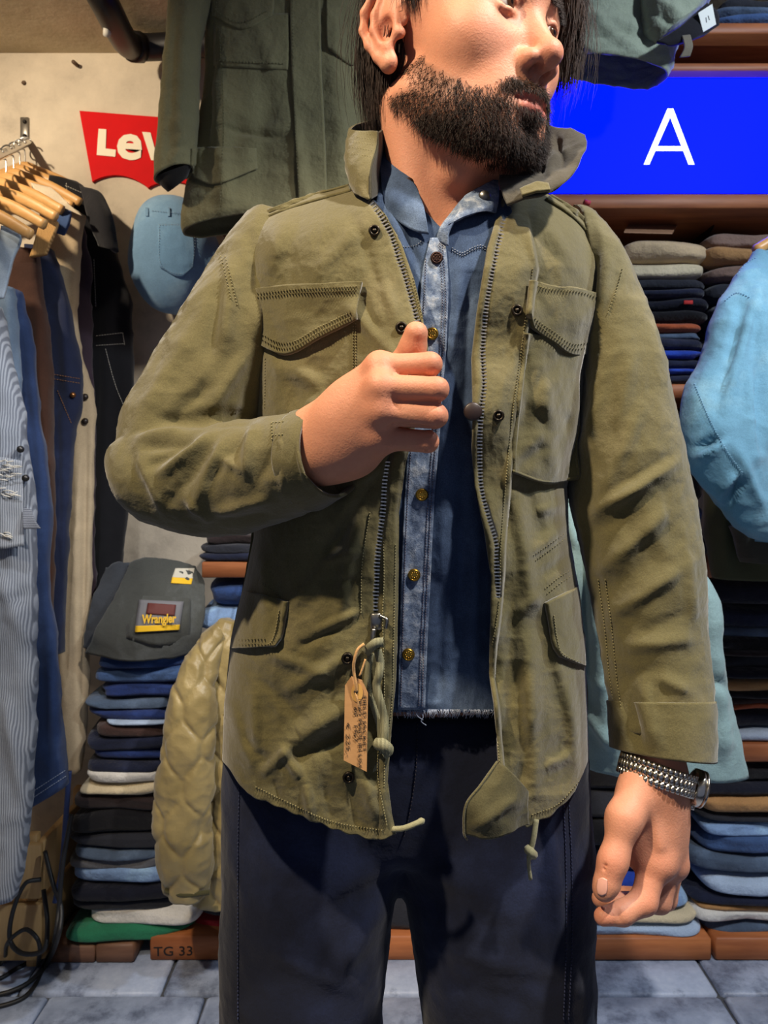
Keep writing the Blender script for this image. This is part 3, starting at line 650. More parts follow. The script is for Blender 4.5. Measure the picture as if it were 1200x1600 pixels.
t, _g = thick_patch('cream_strap', [[(48, 288, 1.95), (80, 296, 1.95)], [(62, 305, 1.925), (106, 318, 1.925)], [(86, 318, 1.925), (130, 338, 1.93)]], cloth((222, 206, 178), .1), None, .012, 18, 18)
tag(t, 'cream fabric waistband draped over a hanger near the sign', 'clothes', 'straps over the hangers')

# ================================================================== seat of faded jeans mounted on the wall
g = pairtube([(232, 324, 300, 324), (216, 345, 326, 345), (203, 395, 347, 395), (207, 432, 350, 432), (222, 458, 338, 462), (248, 474, 318, 478), (272, 482, 296, 484)], [2.16, 2.13, 2.11, 2.11, 2.12, 2.14, 2.15], [.04, .08, .11, .11, .09, .05, .015], 50, 56)
g = crumple(g, True, [(300, 470, 340, 360, 8, -.006)], .003, 12, .002, 25, 3)
M_fade = cloth((118, 156, 190), .2, fade=(156, 190, 214))
jd = thing('jeans_display', 'faded light blue jeans seat shaped over a wall form', 'clothes', g[-1].mean(0))
MB().grid(g, True, True).build('jeans_seat', M_fade, jd); bv = bvh_of([(g, True)])
flap('back_pocket', bv, [[(247, 350), (272, 351), (302, 353)], [(247, 390), (272, 392), (304, 394)], [(250, 418), (282, 433), (303, 418)]], cloth((110, 150, 186), .2, fade=(148, 182, 208)), jd, .003, .003)
stitch('pocket_stitching', bv, [[(250, 353), (300, 356), (301, 415), (282, 429), (253, 415), (250, 353)], [(238, 330), (300, 336)]], plain('thread_pale2', (170, 190, 205), .8), jd, 4, .6, .0008, .0045)
quadp('red_tab', [(240, 361), (244, 361), (244, 370), (240, 370)], 2.035, plain('orange_tab', (200, 90, 50), .8), jd, .003)
quadp('leather_patch', [(264, 321), (289, 324), (289, 336), (264, 334)], 2.085, plain('leather_pale', (176, 164, 150), .8), jd, .003)
for x in (228, 262, 292): flap('belt_loop', bv, [[(x, 325), (x+4, 325)], [(x, 338), (x+4, 338)]], M_fade, jd, .004, .004, 4, 6)

# ================================================================== olive field jacket hanging behind the man
def olive(rgb, **k): return cloth(rgb, var=.12, weave=800, **k)
M_oB = olive((128, 123, 90), wr=.8, wscale=14, wdist=.016)
cj = thing('hanging_field_jacket', 'olive field jacket hanging high behind the man, below the ceiling', 'jacket', P(440, 360, 1.72))
fl = [(345, 120, 352, 330, 12, .010), (420, 120, 400, 320, 14, -.008), (440, 190, 380, 235, 10, .006), (520, 60, 540, 320, 18, .012), (560, 100, 575, 300, 10, -.008), (350, 200, 440, 215, 5, -.005), (330, 60, 318, 240, 9, -.010), (450, 170, 480, 320, 10, .008), (400, 30, 440, 150, 9, .005)]
g1 = pairtube([(345, -95, 585, -100), (330, -40, 600, -40), (322, 100, 600, 100), (312, 200, 598, 210), (300, 270, 594, 300), (290, 325, 590, 340), (287, 352, 588, 352), (290, 364, 584, 358)], 1.74, [.03, .06, .08, .085, .085, .085, .085, .08], 150, 100, 2.6)
g1 = crumple(g1, True, [(*f_[:5], f_[5]*1.6) for f_ in fl], .007, 8, .007, 12, 21)
g1[..., 2] += np.interp(proj(g1)[0], [285, 330, 380, 600], [-.004, .010, .025, .02])*np.clip((proj(g1)[1]-320)/40, 0, 1)
MB().grid(g1, True, False).build('body', M_oB, cj, solid=.004)
g2 = pairtube([(285, -90, 345, -60), (270, -30, 334, -30), (263, 50, 313, 60), (256, 130, 308, 150), (249, 215, 306, 230), (243, 283, 300, 262)], [1.72, 1.69, 1.67, 1.66, 1.66, 1.66], [.03, .05, .05, .045, .045, .04], 90, 48, 2.3)
g2 = crumple(g2, True, [(290, 0, 280, 220, 7, .008), (272, 30, 262, 250, 6, -.006), (260, 200, 300, 190, 8, .006), (262, 235, 298, 225, 6, -.006), (270, 255, 290, 200, 6, .006)], .004, 12, .003, 22, 22)
MB().grid(g2, True, False).build('sleeve', M_oB, cj, solid=.004)
g3 = pairtube([(246, 276, 300, 256), (250, 288, 297, 266), (262, 300, 293, 276)], [1.66, 1.665, 1.672], [.038, .036, .030], 14, 40)
MB().grid(g3, True, True).build('cuff_shade_cap', cloth((26, 24, 22), .1), cj)  # near-black end cap: shade inside the open cuff put into its colour
g3b = pairtube([(580, -90, 640, -60), (600, -30, 655, 0), (602, 100, 665, 110), (604, 220, 668, 230), (606, 310, 664, 316)], [1.74, 1.74, 1.74, 1.73, 1.72], [.03, .05, .05, .045, .04], 50, 40, 2.3)
MB().grid(crumple(g3b, True, [], .004, 12, .003, 22, 23), True, False).build('sleeve', M_oB, cj, solid=.004)
bv = bvh_of([(g1, True), (g2, True)])
flap('pocket_flap', bv, [[(332, -15), (380, -12), (428, -15)], [(332, 15), (380, 20), (428, 15)], [(333, 26), (378, 46), (424, 26)]], M_oB, cj, .008, .006)
flap('pocket', bv, [[(335, 20), (395, 22), (452, 22)], [(335, 70), (395, 72), (452, 72)], [(335, 104), (395, 107), (450, 109)]], M_oB, cj, .004, .006)
flap('pocket_flap', bv, [[(300, 232), (350, 230), (400, 232)], [(299, 262), (350, 262), (401, 255)], [(302, 278), (334, 288), (402, 264)]], M_oB, cj, .008, .006)
flap('placket', bv, [[(452, -60), (476, -60), (500, -60)], [(455, 100), (478, 100), (502, 100)], [(462, 220), (484, 220), (508, 220)], [(468, 335), (490, 335), (512, 335)]], M_oB, cj, .008, .006, 14, 40)
flap('pocket_flap', bv, [[(510, -20), (550, -20), (585, -20)], [(510, 45), (550, 60), (580, 85)], [(512, 75), (550, 102), (560, 95)]], M_oB, cj, .008, .006)
stitch('stitching', bv, [[(458, 0), (462, 200), (470, 330)], [(338, 98), (390, 101), (446, 103)], [(340, 8), (340, 22), (378, 40), (420, 22)], [(345, 340), (350, 200), (345, 60)]], plain('thread_olive', (120, 116, 84), .8), cj, 5, .6, .0009, .009)
hk = P(465, -105, 1.74)
MB().tube(cr([hk+np.array([-.18, 0, -.05]), hk+np.array([0, 0, .01]), hk+np.array([.18, 0, -.05])], 20), .012, 8).build('hanger_bar', M_hang, cj)
MB().tube([hk, np.array([hk[0], hk[1], CEIL])], .003, 6).build('hook', M_chrome, cj)

# ================================================================== quilted liner
m, nt, bs = _nt('liner_satin'); n = noise(nt, 10, 4); r = ramp(nt, n.outputs[0], [(.3, lin((120, 104, 62))), (.7, lin((156, 138, 90)))]); nt.links.new(r.outputs[0], bs.inputs['Base Color'])
bs.inputs['Roughness'].default_value = .42; bs.inputs['Sheen Weight'].default_value = .2; w1 = noise(nt, 45, 4); bump(nt, bs, w1.outputs[0], .35, .006)
M_liner = m
def quilt(g, W=.085, T=.17, a=.0065):
    n = gnormals(g, True); c = g.mean(1, keepdims=True); n = n*np.sign(((g-c)*n).sum(-1).mean())
    x, z = g[..., 0]-.0, g[..., 2]
    k = np.floor(x/W+.5); 
    s = .5*np.sin(2*np.pi*z/T)
    d1 = np.abs(((x/W+s*.55) % 1)-.5)*2; d2 = np.abs(((x/W+.5-s*.55) % 1)-.5)*2
    q1, q2 = 1-d1, 1-d2
    h = a*(1-np.exp(-(q1/.13)**1.3))*(1-np.exp(-(q2/.13)**1.3))
    h = h+.008*fbm(g, 13, 3, 4)+.006*(ridged(g, 20, 9)-.4)
    return g+n*(h-a*.5)[..., None]
ql = thing('quilted_liner', 'olive gold quilted jacket liner hanging beside the left pile', 'jacket', P(310, 1410, 1.72))
ga = pairtube([(345, 968, 420, 975), (312, 1003, 420, 1010), (318, 1060, 420, 1080), (322, 1180, 420, 1200), (325, 1300, 420, 1300), (300, 1404, 420, 1404)], 1.76, [.02, .05, .06, .06, .06, .05], 150, 90, 2.6)
MB().grid(quilt(ga), True, True).build('body', M_liner, ql)
gb = pairtube([(340, 975, 352, 1000), (303, 1012, 340, 1060), (275, 1065, 336, 1120), (254, 1170, 334, 1200), (244, 1250, 332, 1270), (248, 1330, 330, 1340), (259, 1388, 328, 1392)], [1.73, 1.71, 1.69, 1.68, 1.68, 1.68, 1.69], [.02, .04, .05, .05, .05, .05, .045], 150, 80, 2.3)
MB().grid(quilt(gb), True, True).build('sleeve', M_liner, ql)
MB().tube(cr([P(385, 978, 1.76), P(385, 940, 1.80), P(385, 903, 1.90)], 12), .003, 6).build('hook', M_chrome, ql)
mb = MB(); mb.tube(cr([P(306, 1015, 1.70), P(318, 1045, 1.695), P(317, 1085, 1.69), P(316, 1130, 1.69)], 20), .005, 8); mb.build('green_binding', cloth((44, 56, 40), .1), ql)
mb = MB(); mb.tube(cr([P(258, 1392, 1.65), P(290, 1398, 1.64), P(327, 1394, 1.655)], 20), .006, 8); mb.build('cuff_binding', cloth((70, 66, 40), .1), ql)

# ================================================================== right: hanging shirts
M_bshirt = cloth((102, 150, 176), .14, fade=(140, 180, 196), wr=.4, wscale=11, wdist=.018)
bs_ = thing('blue_shirt', 'sky blue work shirt hanging at the right edge', 'shirt', P(1230, 850, 1.5))
g1 = pairtube([(1176, 394, 1330, 392), (1150, 470, 1400, 470), (1160, 620, 1410, 620), (1170, 780, 1410, 780), (1172, 845, 1410, 845)], 1.54, [.02, .06, .08, .08, .08], 90, 80, 2.4)
g1 = crumple(g1, True, [(1190, 430, 1180, 800, 8, .01), (1200, 500, 1210, 800, 8, -.008)], .006, 9, .003, 18, 31); 
g2 = pairtube([(1182, 391, 1212, 430), (1150, 430, 1232, 500), (1122, 480, 1228, 560), (1095, 560, 1222, 640), (1066, 628, 1206, 690), (1070, 700, 1196, 712), (1092, 748, 1196, 742), (1122, 788, 1206, 775), (1150, 822, 1230, 800), (1176, 840, 1250, 815)], [1.53, 1.49, 1.46, 1.44, 1.43, 1.42, 1.42, 1.43, 1.44, 1.45], [.02, .04, .055, .06, .065, .065, .06, .055, .05, .045], 120, 64, 2.1)
g2 = crumple(g2, True, [(a_, b_, c_, d_, e_, h_*1.7) for (a_, b_, c_, d_, e_, h_) in [(1190, 440, 1130, 640, 9, .008), (1160, 480, 1120, 640, 6, -.007), (1085, 702, 1120, 685, 6, -.012), (1090, 720, 1135, 690, 6, .008), (1135, 790, 1160, 750, 6, -.014), (1125, 770, 1150, 740, 6, .008), (1180, 500, 1190, 700, 9, -.008), (1195, 480, 1170, 640, 7, .008), (1150, 700, 1190, 790, 8, .007), (1165, 560, 1180, 720, 6, .006)]], .006, 12, .006, 16, 33)
MB().grid(g1, True, True).build('body', M_bshirt, bs_); MB().grid(g2, True, True).build('sleeve', M_bshirt, bs_)
bv = bvh_of([(g2, True), (g1, True)])
stitch('stitching', bv, [[(1084, 600), (1110, 660), (1135, 705), (1160, 740)], [(1132, 470), (1150, 458), (1172, 466)], [(1150, 430), (1165, 412), (1182, 402)]], plain('thread_lblue', (130, 172, 198), .8), bs_, 4, .6, .0009, .003)
quadp('pocket_edge', [(1186, 530), (1260, 530), (1260, 534), (1186, 534)], 1.405, M_bshirt, bs_, .004)
MB().tube(cr([P(1180, 392, 1.54), P(1215, 372, 1.54), P(1250, 360, 1.54)], 12), .012, 8).build('hanger_arm', M_hang, bs_)
ol = thing('olive_overshirt', 'olive garment hanging under the sky blue shirt', 'jacket', P(1200, 905, 1.6))
g1 = pairtube([(1108, 640, 1360, 640), (1102, 760, 1370, 760), (1102, 840, 1370, 840), (1114, 903, 1370, 905)], 1.64, [.05, .06, .06, .05], 60, 70, 2.6)
MB().grid(crumple(g1, True, [(1130, 800, 1140, 890, 8, .01), (1170, 850, 1200, 880, 8, .008)], .006, 9, .003, 18, 41), True, True).build('body', cloth((76, 76, 52), .15), ol)
g2 = pairtube([(1140, 822, 1240, 815), (1150, 850, 1240, 850), (1160, 878, 1240, 880)], 1.56, .04, 30, 40); MB().grid(crumple(g2, True, [], .005, 14, .003, 20, 42), True, True).build('sleeve', cloth((70, 66, 56), .15), ol)
M_teal = cloth((136, 164, 166), .14, wr=.45, wscale=10, wdist=.018)
tc_ = thing('pale_teal_coat', 'pale teal long coat hanging behind the lowered arm', 'jacket', P(1030, 1215, 1.36))
g1 = pairtube([(888, 472, 924, 472), (876, 520, 960, 540), (868, 650, 1010, 680), (866, 800, 1056, 810), (878, 940, 1100, 930), (896, 1080, 1132, 1080), (906, 1150, 1150, 1150), (912, 1192, 1160, 1205)], 1.36, [.02, .05, .06, .07, .07, .07, .07, .065], 130, 100, 2.5)
g1 = crumple(g1, True, [(a_, b_, c_, d_, e_, h_*1.8) for (a_, b_, c_, d_, e_, h_) in [(930, 900, 955, 1170, 14, .014), (960, 1050, 1000, 1190, 12, -.012), (905, 800, 920, 1100, 9, -.008), (1100, 900, 1130, 1190, 12, .010), (1090, 1060, 1150, 1075, 10, -.008), (925, 1120, 960, 1160, 9, .008), (885, 780, 900, 850, 8, .009)]], .009, 7, .008, 12, 51)
MB().grid(g1, True, False).build('body', M_teal, tc_, solid=.004)
bv = bvh_of([(g1, True)])
stitch('hem_stitching', bv, [[(914, 1182), (960, 1190), (1050, 1196), (1157, 1192)]], plain('thread_teal', (150, 176, 174), .8), tc_, 5, .6, .0009)
MB().tube(cr([P(876, 500, 1.36), P(905, 470, 1.36), P(950, 520, 1.36)], 24), .011, 8).build('hanger_bar', M_hang, tc_)
MB().tube(cr([P(905, 472, 1.36), P(903, 400, 1.5), P(900, 345, 1.8), P(898, 324, SF-.004)], 16), .004, 6).build('hook', M_chrome, tc_)

# ================================================================== jackets hanging over the screen, top
M_oT = cloth((136, 146, 130), .15, wr=.7, wscale=24, wdist=.012)
tj = thing('crumpled_jacket', 'crumpled grey-olive jacket hem hanging over the blue screen', 'jacket', P(960, 120, 1.72))
g1 = pairtube([(880, -120, 1050, -120), (868, -40, 1056, -40), (866, 30, 1054, 50), (872, 80, 1050, 98), (884, 99, 1036, 124)], 1.74, [.05, .06, .07, .07, .065], 110, 90, 2.5)
g1 = crumple(g1, True, [(900, 20, 1000, 40, 8, .008), (910, 60, 1010, 50, 7, -.008), (930, 30, 990, 75, 8, .009), (1000, 0, 1010, 80, 6, -.012), (890, 80, 1040, 100, 6, -.008)], .007, 12, .009, 26, 61)
MB().grid(g1, True, False).build('body', M_oT, tj, solid=.004)
MB().tube([P(960, -115, 1.74), P(960, -150, 1.74)*np.array([1, 1, 0])+np.array([0, 0, CEIL])], .003, 6).build('hook', M_chrome, tj)
tj2 = thing('lined_jacket', 'olive jacket with black lining and white care label at top right', 'jacket', P(1060, 70, 1.66))
g1 = pairtube([(1020, -110, 1120, -110), (1008, -40, 1124, -40), (1004, 10, 1112, 0), (1012, 50, 1102, 8), (1026, 66, 1092, 20)], 1.66, [.04, .05, .055, .05, .045], 80, 70, 2.3)
g1 = crumple(g1, True, [(1030, 0, 1080, 30, 8, .008), (1020, 20, 1060, 45, 6, -.008)], .005, 14, .007, 26, 62)
MB().grid(g1, True, True).build('body', M_oT, tj2)
thick_patch('lining', [[(1026, 66, 1.63), (1062, 44, 1.62), (1104, 6, 1.62)], [(1040, 69, 1.625), (1085, 56, 1.61), (1120, 20, 1.615)], [(1060, 68, 1.63), (1095, 56, 1.62), (1122, 40, 1.625)]], cloth((22, 22, 30), .1), tj2, .008, 24, 16)
cl = quadp('care_label', [(1091, 20), (1113, 6), (1119, 38), (1099, 50)], [1.60, 1.60, 1.607, 1.607], plain('label_cotton', (206, 210, 206), .8), tj2, .002)
place_text('size_lettering', '1', .014, P(1106, 32, 1.598), (1, 0, .3), (-.3, 0, 1), M_ink, tj2, .0002, .0003)
thick_patch('strap', [[(1066, 56, 1.61), (1078, 55, 1.61)], [(1069, 75, 1.605), (1082, 72, 1.605)], [(1062, 90, 1.61), (1078, 88, 1.61)]], cloth((110, 104, 92), .1), tj2, .004, 8, 12, n1=.001)
MB().tube([P(1065, -105, 1.66), P(1065, -150, 1.66)*np.array([1, 1, 0])+np.array([0, 0, CEIL])], .003, 6).build('hook', M_chrome, tj2)

# ================================================================== crate and cables, lower left
M_pale = wood('pale_wood', (190, 148, 92), (214, 176, 120), stretch=(1, 1, .12))
cr_ = thing('wooden_crate', 'pale wooden crate on the floor under the overalls', 'crate', (XY(20, 1.85), 1.8, 0))
xR = XY(63, 1.85)
for (z0, z1) in ((.03, .17), (.185, .32)):
    MB().bevbox((xR-.40, 1.85, z0), (xR, 1.868, z1), .002).build('board', M_pale, cr_)
    MB().bevbox((xR-.018, 1.87, z0), (xR, 2.18, z1), .002).build('board', M_pale, cr_)
for (x, y) in ((xR-.045, 1.869), (xR-.39, 1.869), (xR-.045, 2.15)): MB().bevbox((x, y, .002), (x+.026, y+.026, .335), .002).build('post', M_pale, cr_)
MB().bevbox((xR-.40, 1.87, .02), (xR, 2.18, .03), .002).build('bottom', M_pale, cr_)
M_cable = plain('cable_rubber', (26, 26, 28), .5)
def cable(pts, r, label, mat=M_cable):
    return tag(MB().tube(cr(np.array(pts), 70), r, 8).build('cable', mat), label, 'cable', 'cables on the floor at left')
def fl(px, py, r=.005): # point on the floor
    Y = CZ*FPX/(py-HY)
    return P(px, py, Y)+np.array([0, 0, r])
cable([P(112, 1272, 1.84), P(98, 1350, 1.80), P(92, 1420, 1.78), P(88, 1455, 1.76), fl(76, 1500), fl(48, 1536), fl(5, 1556), fl(-60, 1560)], .006, 'thick black cable dropping from the pile and crossing the floor')
cable([P(70, 1330, 1.84), P(84, 1385, 1.80), P(96, 1420, 1.78), P(92, 1460, 1.75), fl(72, 1512), fl(40, 1560), fl(-10, 1578), fl(-80, 1585)], .0055, 'black cable curving lowest across the stone tiles')
cable([P(64, 1374, 1.82), P(40, 1380, 1.80), P(20, 1425, 1.79), P(16, 1470, 1.78), P(36, 1490, 1.76), P(68, 1484, 1.76), P(74, 1445, 1.79), P(68, 1390, 1.83)], .0055, 'black cable forming an upright loop before the crate')
cable([fl(60, 1512), P(60, 1470, 1.78), P(40, 1452, 1.79), P(14, 1470, 1.78), fl(2, 1508), fl(-40, 1530)], .005, 'black cable arched low beside the crate')
cable([fl(50, 1504), fl(20, 1520), fl(0, 1532), fl(-60, 1545)], .0055, 'short straight black cable between two longer cables')
cable([P(108, 1205, 1.87), P(102, 1290, 1.86), P(96, 1360, 1.85), P(86, 1410, 1.84)], .007, 'blue-grey cable hanging along the left pile', plain('cable_blue', (40, 60, 110), .5))
# ================================================================== signed-distance modelling (smooth unions -> one continuous skin)
class SDF:
    def __init__(s, lo, hi, h):
        s.lo = np.array(lo, float); s.h = h; s.n = np.ceil((np.array(hi)-s.lo)/h).astype(int)+1
        s.f = np.full(s.n, .05, np.float32)
        s.ax = [(s.lo[k]+h*np.arange(s.n[k])).astype(np.float32) for k in range(3)]
    def region(s, lo, hi, m):
        a = np.clip(np.floor((np.array(lo)-m-s.lo)/s.h).astype(int), 0, s.n); b = np.clip(np.ceil((np.array(hi)+m-s.lo)/s.h).astype(int)+1, 0, s.n)
        if (b <= a).any(): return None
        sl = tuple(slice(a[k], b[k]) for k in range(3))
        X = s.ax[0][sl[0]][:, None, None]; Y = s.ax[1][sl[1]][None, :, None]; Z = s.ax[2][sl[2]][None, None, :]
        return sl, X, Y, Z
    def merge(s, sl, d, k, sub):
        a = s.f[sl]; d = d.astype(np.float32)
        if sub:
            d = -d; hh = np.maximum(k-np.abs(a-d), 0)/k; s.f[sl] = np.maximum(a, d)+hh*hh*k/4
        else:
            hh = np.maximum(k-np.abs(a-d), 0)/k; s.f[sl] = np.minimum(a, d)-hh*hh*k/4
    def cone(s, a, b, ra, rb, k=.01, sub=False):
        a = np.array(a, float); b = np.array(b, float); R = max(ra, rb)
        q = s.region(np.minimum(a, b)-R, np.maximum(a, b)+R, k+.012)
        if q is None: return s
        sl, X, Y, Z = q; d = b-a; L = max((d*d).sum(), 1e-12)
        t = np.clip(((X-a[0])*d[0]+(Y-a[1])*d[1]+(Z-a[2])*d[2])/L, 0, 1)
        D = np.sqrt((X-a[0]-t*d[0])**2+(Y-a[1]-t*d[1])**2+(Z-a[2]-t*d[2])**2)-(ra+(rb-ra)*t)
        s.merge(sl, D, k, sub); return s
    def ball(s, c, r, k=.01, sub=False): return s.cone(c, np.array(c)+1e-5, r, r, k, sub)
    def chain(s, pts, rs, k=.01, sub=False):
        for i in range(len(pts)-1): s.cone(pts[i], pts[i+1], rs[i], rs[i+1], k, sub)
        return s
    def ell(s, c, r, k=.01, sub=False, rot=None):
        c = np.array(c, float); r = np.array(r, float); R = r if rot is None else np.full(3, r.max())
        q = s.region(c-R, c+R, k+.012)
        if q is None: return s
        sl, X, Y, Z = q; X, Y, Z = X-c[0], Y-c[1], Z-c[2]
        if rot is not None:
            X, Y, Z = (rot[0][0]*X+rot[1][0]*Y+rot[2][0]*Z, rot[0][1]*X+rot[1][1]*Y+rot[2][1]*Z, rot[0][2]*X+rot[1][2]*Y+rot[2][2]*Z)
        k0 = np.sqrt((X/r[0])**2+(Y/r[1])**2+(Z/r[2])**2); k1 = np.sqrt((X/r[0]**2)**2+(Y/r[1]**2)**2+(Z/r[2]**2)**2)
        s.merge(sl, k0*(k0-1)/np.maximum(k1, 1e-6), k, sub); return s
    def mesh(s):
        f = s.f; n = np.array(f.shape); ins = f < 0
        c = np.zeros(n-1, np.int8)
        for dx in (0, 1):
            for dy in (0, 1):
                for dz in (0, 1): c += ins[dx:n[0]-1+dx, dy:n[1]-1+dy, dz:n[2]-1+dz]
        act = np.argwhere((c > 0) & (c < 8)); idx = -np.ones(n-1, np.int64); idx[tuple(act.T)] = np.arange(len(act))
        acc = np.zeros((len(act), 3)); cnt = np.zeros(len(act))
        corners = [(i, j, k) for i in (0, 1) for j in (0, 1) for k in (0, 1)]
        for a in corners:
            for ax in range(3):
                if a[ax]: continue
                b = list(a); b[ax] = 1
                fa = f[act[:, 0]+a[0], act[:, 1]+a[1], act[:, 2]+a[2]]; fb = f[act[:, 0]+b[0], act[:, 1]+b[1], act[:, 2]+b[2]]
                m = (fa < 0) != (fb < 0); t = np.where(m, fa/np.where(m, fa-fb, 1), 0)
                p = np.tile(np.array(a, float), (len(act), 1)); p[:, ax] += t
                acc += p*m[:, None]; cnt += m
        v = s.lo+s.h*(act+acc/cnt[:, None]); quads = []
        for ax in range(3):
            u, w_ = (ax+1) % 3, (ax+2) % 3
            sl0 = [slice(None)]*3; sl1 = [slice(None)]*3; sl0[ax] = slice(0, n[ax]-1); sl1[ax] = slice(1, n[ax])
            A = ins[tuple(sl0)]; B = ins[tuple(sl1)]
            e = np.argwhere(A != B); e = e[(e[:, u] > 0) & (e[:, w_] > 0) & (e[:, u] < n[u]-1) & (e[:, w_] < n[w_]-1)]
            flip = A[tuple(e.T)]
            def cell(du, dw):
                q = e.copy(); q[:, u] += du; q[:, w_] += dw; return idx[tuple(q.T)]
            q = np.stack([cell(-1, -1), cell(0, -1), cell(0, 0), cell(-1, 0)], 1)
            q[~flip] = q[~flip][:, ::-1]; quads.append(q)
        return v, np.concatenate(quads)
def relax(v, f, it=2, lam=.5):
    for _ in range(it):
        s_ = np.zeros_like(v); c = np.zeros(len(v))
        for k in range(4):
            a, b_ = f[:, k], f[:, (k+1) % 4]
            np.add.at(s_, a, v[b_]); np.add.at(c, a, 1); np.add.at(s_, b_, v[a]); np.add.at(c, b_, 1)
        v = v+(s_/np.maximum(c, 1)[:, None]-v)*lam
    return v
def vnormals(v, f):
    n = np.zeros_like(v); fn = np.cross(v[f[:, 2]]-v[f[:, 0]], v[f[:, 3]]-v[f[:, 1]])
    for k in range(4): np.add.at(n, f[:, k], fn)
    return n/np.maximum(np.linalg.norm(n, axis=1, keepdims=True), 1e-12)

# ------------------------------------------------------------------ the head (local frame: face looks to -Y, x to his left)
HS = 1.05; PSI = math.radians(42); H0 = np.array([.078, .758, 1.6640])
PITCH = math.radians(5); ROLL = math.radians(2)
Rz = np.array([[math.cos(PSI), -math.sin(PSI), 0], [math.sin(PSI), math.cos(PSI), 0], [0, 0, 1]])
Rx = np.array([[1, 0, 0], [0, math.cos(PITCH), -math.sin(PITCH)], [0, math.sin(PITCH), math.cos(PITCH)]])
Ry = np.array([[math.cos(ROLL), 0, math.sin(ROLL)], [0, 1, 0], [-math.sin(ROLL), 0, math.cos(ROLL)]])
HR = Rz @ Ry @ Rx
def l2w(p): return H0+HS*(np.asarray(p, float) @ HR.T)
def w2l(p): return ((np.asarray(p, float)-H0) @ HR)/HS
H = SDF((-.16, -.13, -.27), (.17, .15, .165), .0019)
H.ell((0, .020, .060), (.076, .095, .085), .02).ell((0, -.030, .02), (.066, .058, .085), .03).ell((0, -.040, -.035), (.055, .046, .062), .03)
for s_ in (-1, 1):
    H.cone((s_*.057, .004, -.044), (s_*.032, -.060, -.084), .015, .016, .028)
    H.ball((s_*.046, -.052, -.006), .020, .03)
H.cone((-.014, -.074, -.090), (.014, -.074, -.090), .018, .018, .022).ell((0, -.02, -.065), (.052, .055, .040), .03)
H.ell((0, -.066, -.055), (.034, .026, .030), .022)
for s_ in (-1, 1):
    H.cone((s_*.045, -.064, .040), (s_*.010, -.082, .040), .010, .010, .02)
    H.ball((s_*.031, -.0965, .019), .0150, .016, True)
H.cone((0, -.081, .026), (0, -.105, -.016), .0070, .0088, .012).ball((0, -.1085, -.0205), .0112, .008)
for s_ in (-1, 1): H.ell((s_*.0145, -.0940, -.0255), (.0080, .0120, .0088), .006)
H.cone((0, -.105, -.029), (0, -.090, -.034), .0045, .0050, .006)
for s_ in (-1, 1): H.ell((s_*.0072, -.0985, -.0340), (.0038, .0070, .0055), .003, True)
H.chain([(-.026, -.080, -.0590), (-.013, -.0915, -.0550), (-.004, -.0965, -.0525), (0, -.0962, -.0540), (.004, -.0965, -.0525), (.013, -.0915, -.0550), (.026, -.080, -.0590)], [.0030, .0048, .0052, .005, .0052, .0048, .0030], .005)
H.chain([(-.024, -.080, -.0605), (-.011, -.0915, -.0650), (0, -.0940, -.0660), (.011, -.0915, -.0650), (.024, -.080, -.0605)], [.0030, .0056, .0064, .0056, .0030], .005)
H.chain([(-.027, -.0835, -.0592), (-.012, -.0985, -.0592), (0, -.1025, -.0588), (.012, -.0985, -.0592), (.027, -.0835, -.0592)], [.0010, .0020, .0022, .0020, .0010], .0025, True)
H.ell((0, -.0975, -.0795), (.017, .006, .005), .010, True)
for s_ in (-1, 1):    # lids
    H.chain([(s_*.0165, -.0755, .0175), (s_*.023, -.0822, .0248), (s_*.031, -.0845, .0272), (s_*.039, -.0812, .0252), (s_*.0460, -.0725, .0185)], [.0018, .0024, .0026, .0024, .0018], .0035)
    H.chain([(s_*.0165, -.0755, .0175), (s_*.024, -.0815, .0142), (s_*.031, -.0835, .0126), (s_*.039, -.0803, .0140), (s_*.0460, -.0725, .0185)], [.0017, .0020, .0021, .0020, .0017], .005)
ES, EZ = 1.12, .010
def ear(s_, y, z, o=0.0): return (s_*(.0745+.42*max(y+.004, 0)*ES+o), y*ES+.006, z*ES+EZ)
for s_ in (-1, 1):
    H.ell(ear(s_, .013, .002, -.001), (.0055, .0185, .031), .008)
    H.chain([ear(s_, -.003, .004), ear(s_, -.002, .018), ear(s_, .004, .029), ear(s_, .014, .034), ear(s_, .025, .030), ear(s_, .031, .017), ear(s_, .031, .002), ear(s_, .025, -.011), ear(s_, .016, -.022), ear(s_, .008, -.029)], [.0036, .0038, .004, .0042, .0042, .0042, .0040, .0040, .0046, .0062], .004)
    H.ell(ear(s_, .006, -.027), (.006, .0085, .0085), .006)
    H.ell(ear(s_, .009, -.002, .006), (.0085, .0085, .0120), .004, True)
    H.chain([ear(s_, .017, .025, .0025), ear(s_, .0205, .012, .003), ear(s_, .020, .000, .003), ear(s_, .013, -.013, .003)], [.0028, .0034, .0036, .0034], .004)
    H.chain([ear(s_, .024, .022, .004), ear(s_, .027, .010, .004), ear(s_, .0255, -.004, .004)], [.0022, .0024, .0018], .003, True)
    H.ball(ear(s_, -.003, -.006, .003), .0050, .005); H.ball(ear(s_, .007, -.0165, .003), .0042, .005)
NB = w2l(np.array([.052, .800, 1.470])); NT = np.array([0, .022, -.045])
H.cone(NT, NB, .053, .058, .03)
for sx in (-1, 1): H.cone((sx*.052, .028, -.050), w2l((.060+.022*sx, .735, 1.470)), .015, .011, .022)
H.cone(w2l((.052, .815, 1.50)), w2l((-.10, .815, 1.465)), .045, .045, .05).cone(w2l((.052, .815, 1.50)), w2l((.20, .825, 1.455)), .045, .045, .05)
H.ell(w2l((.052, .815, 1.40)), (.13, .072, .10), .04)
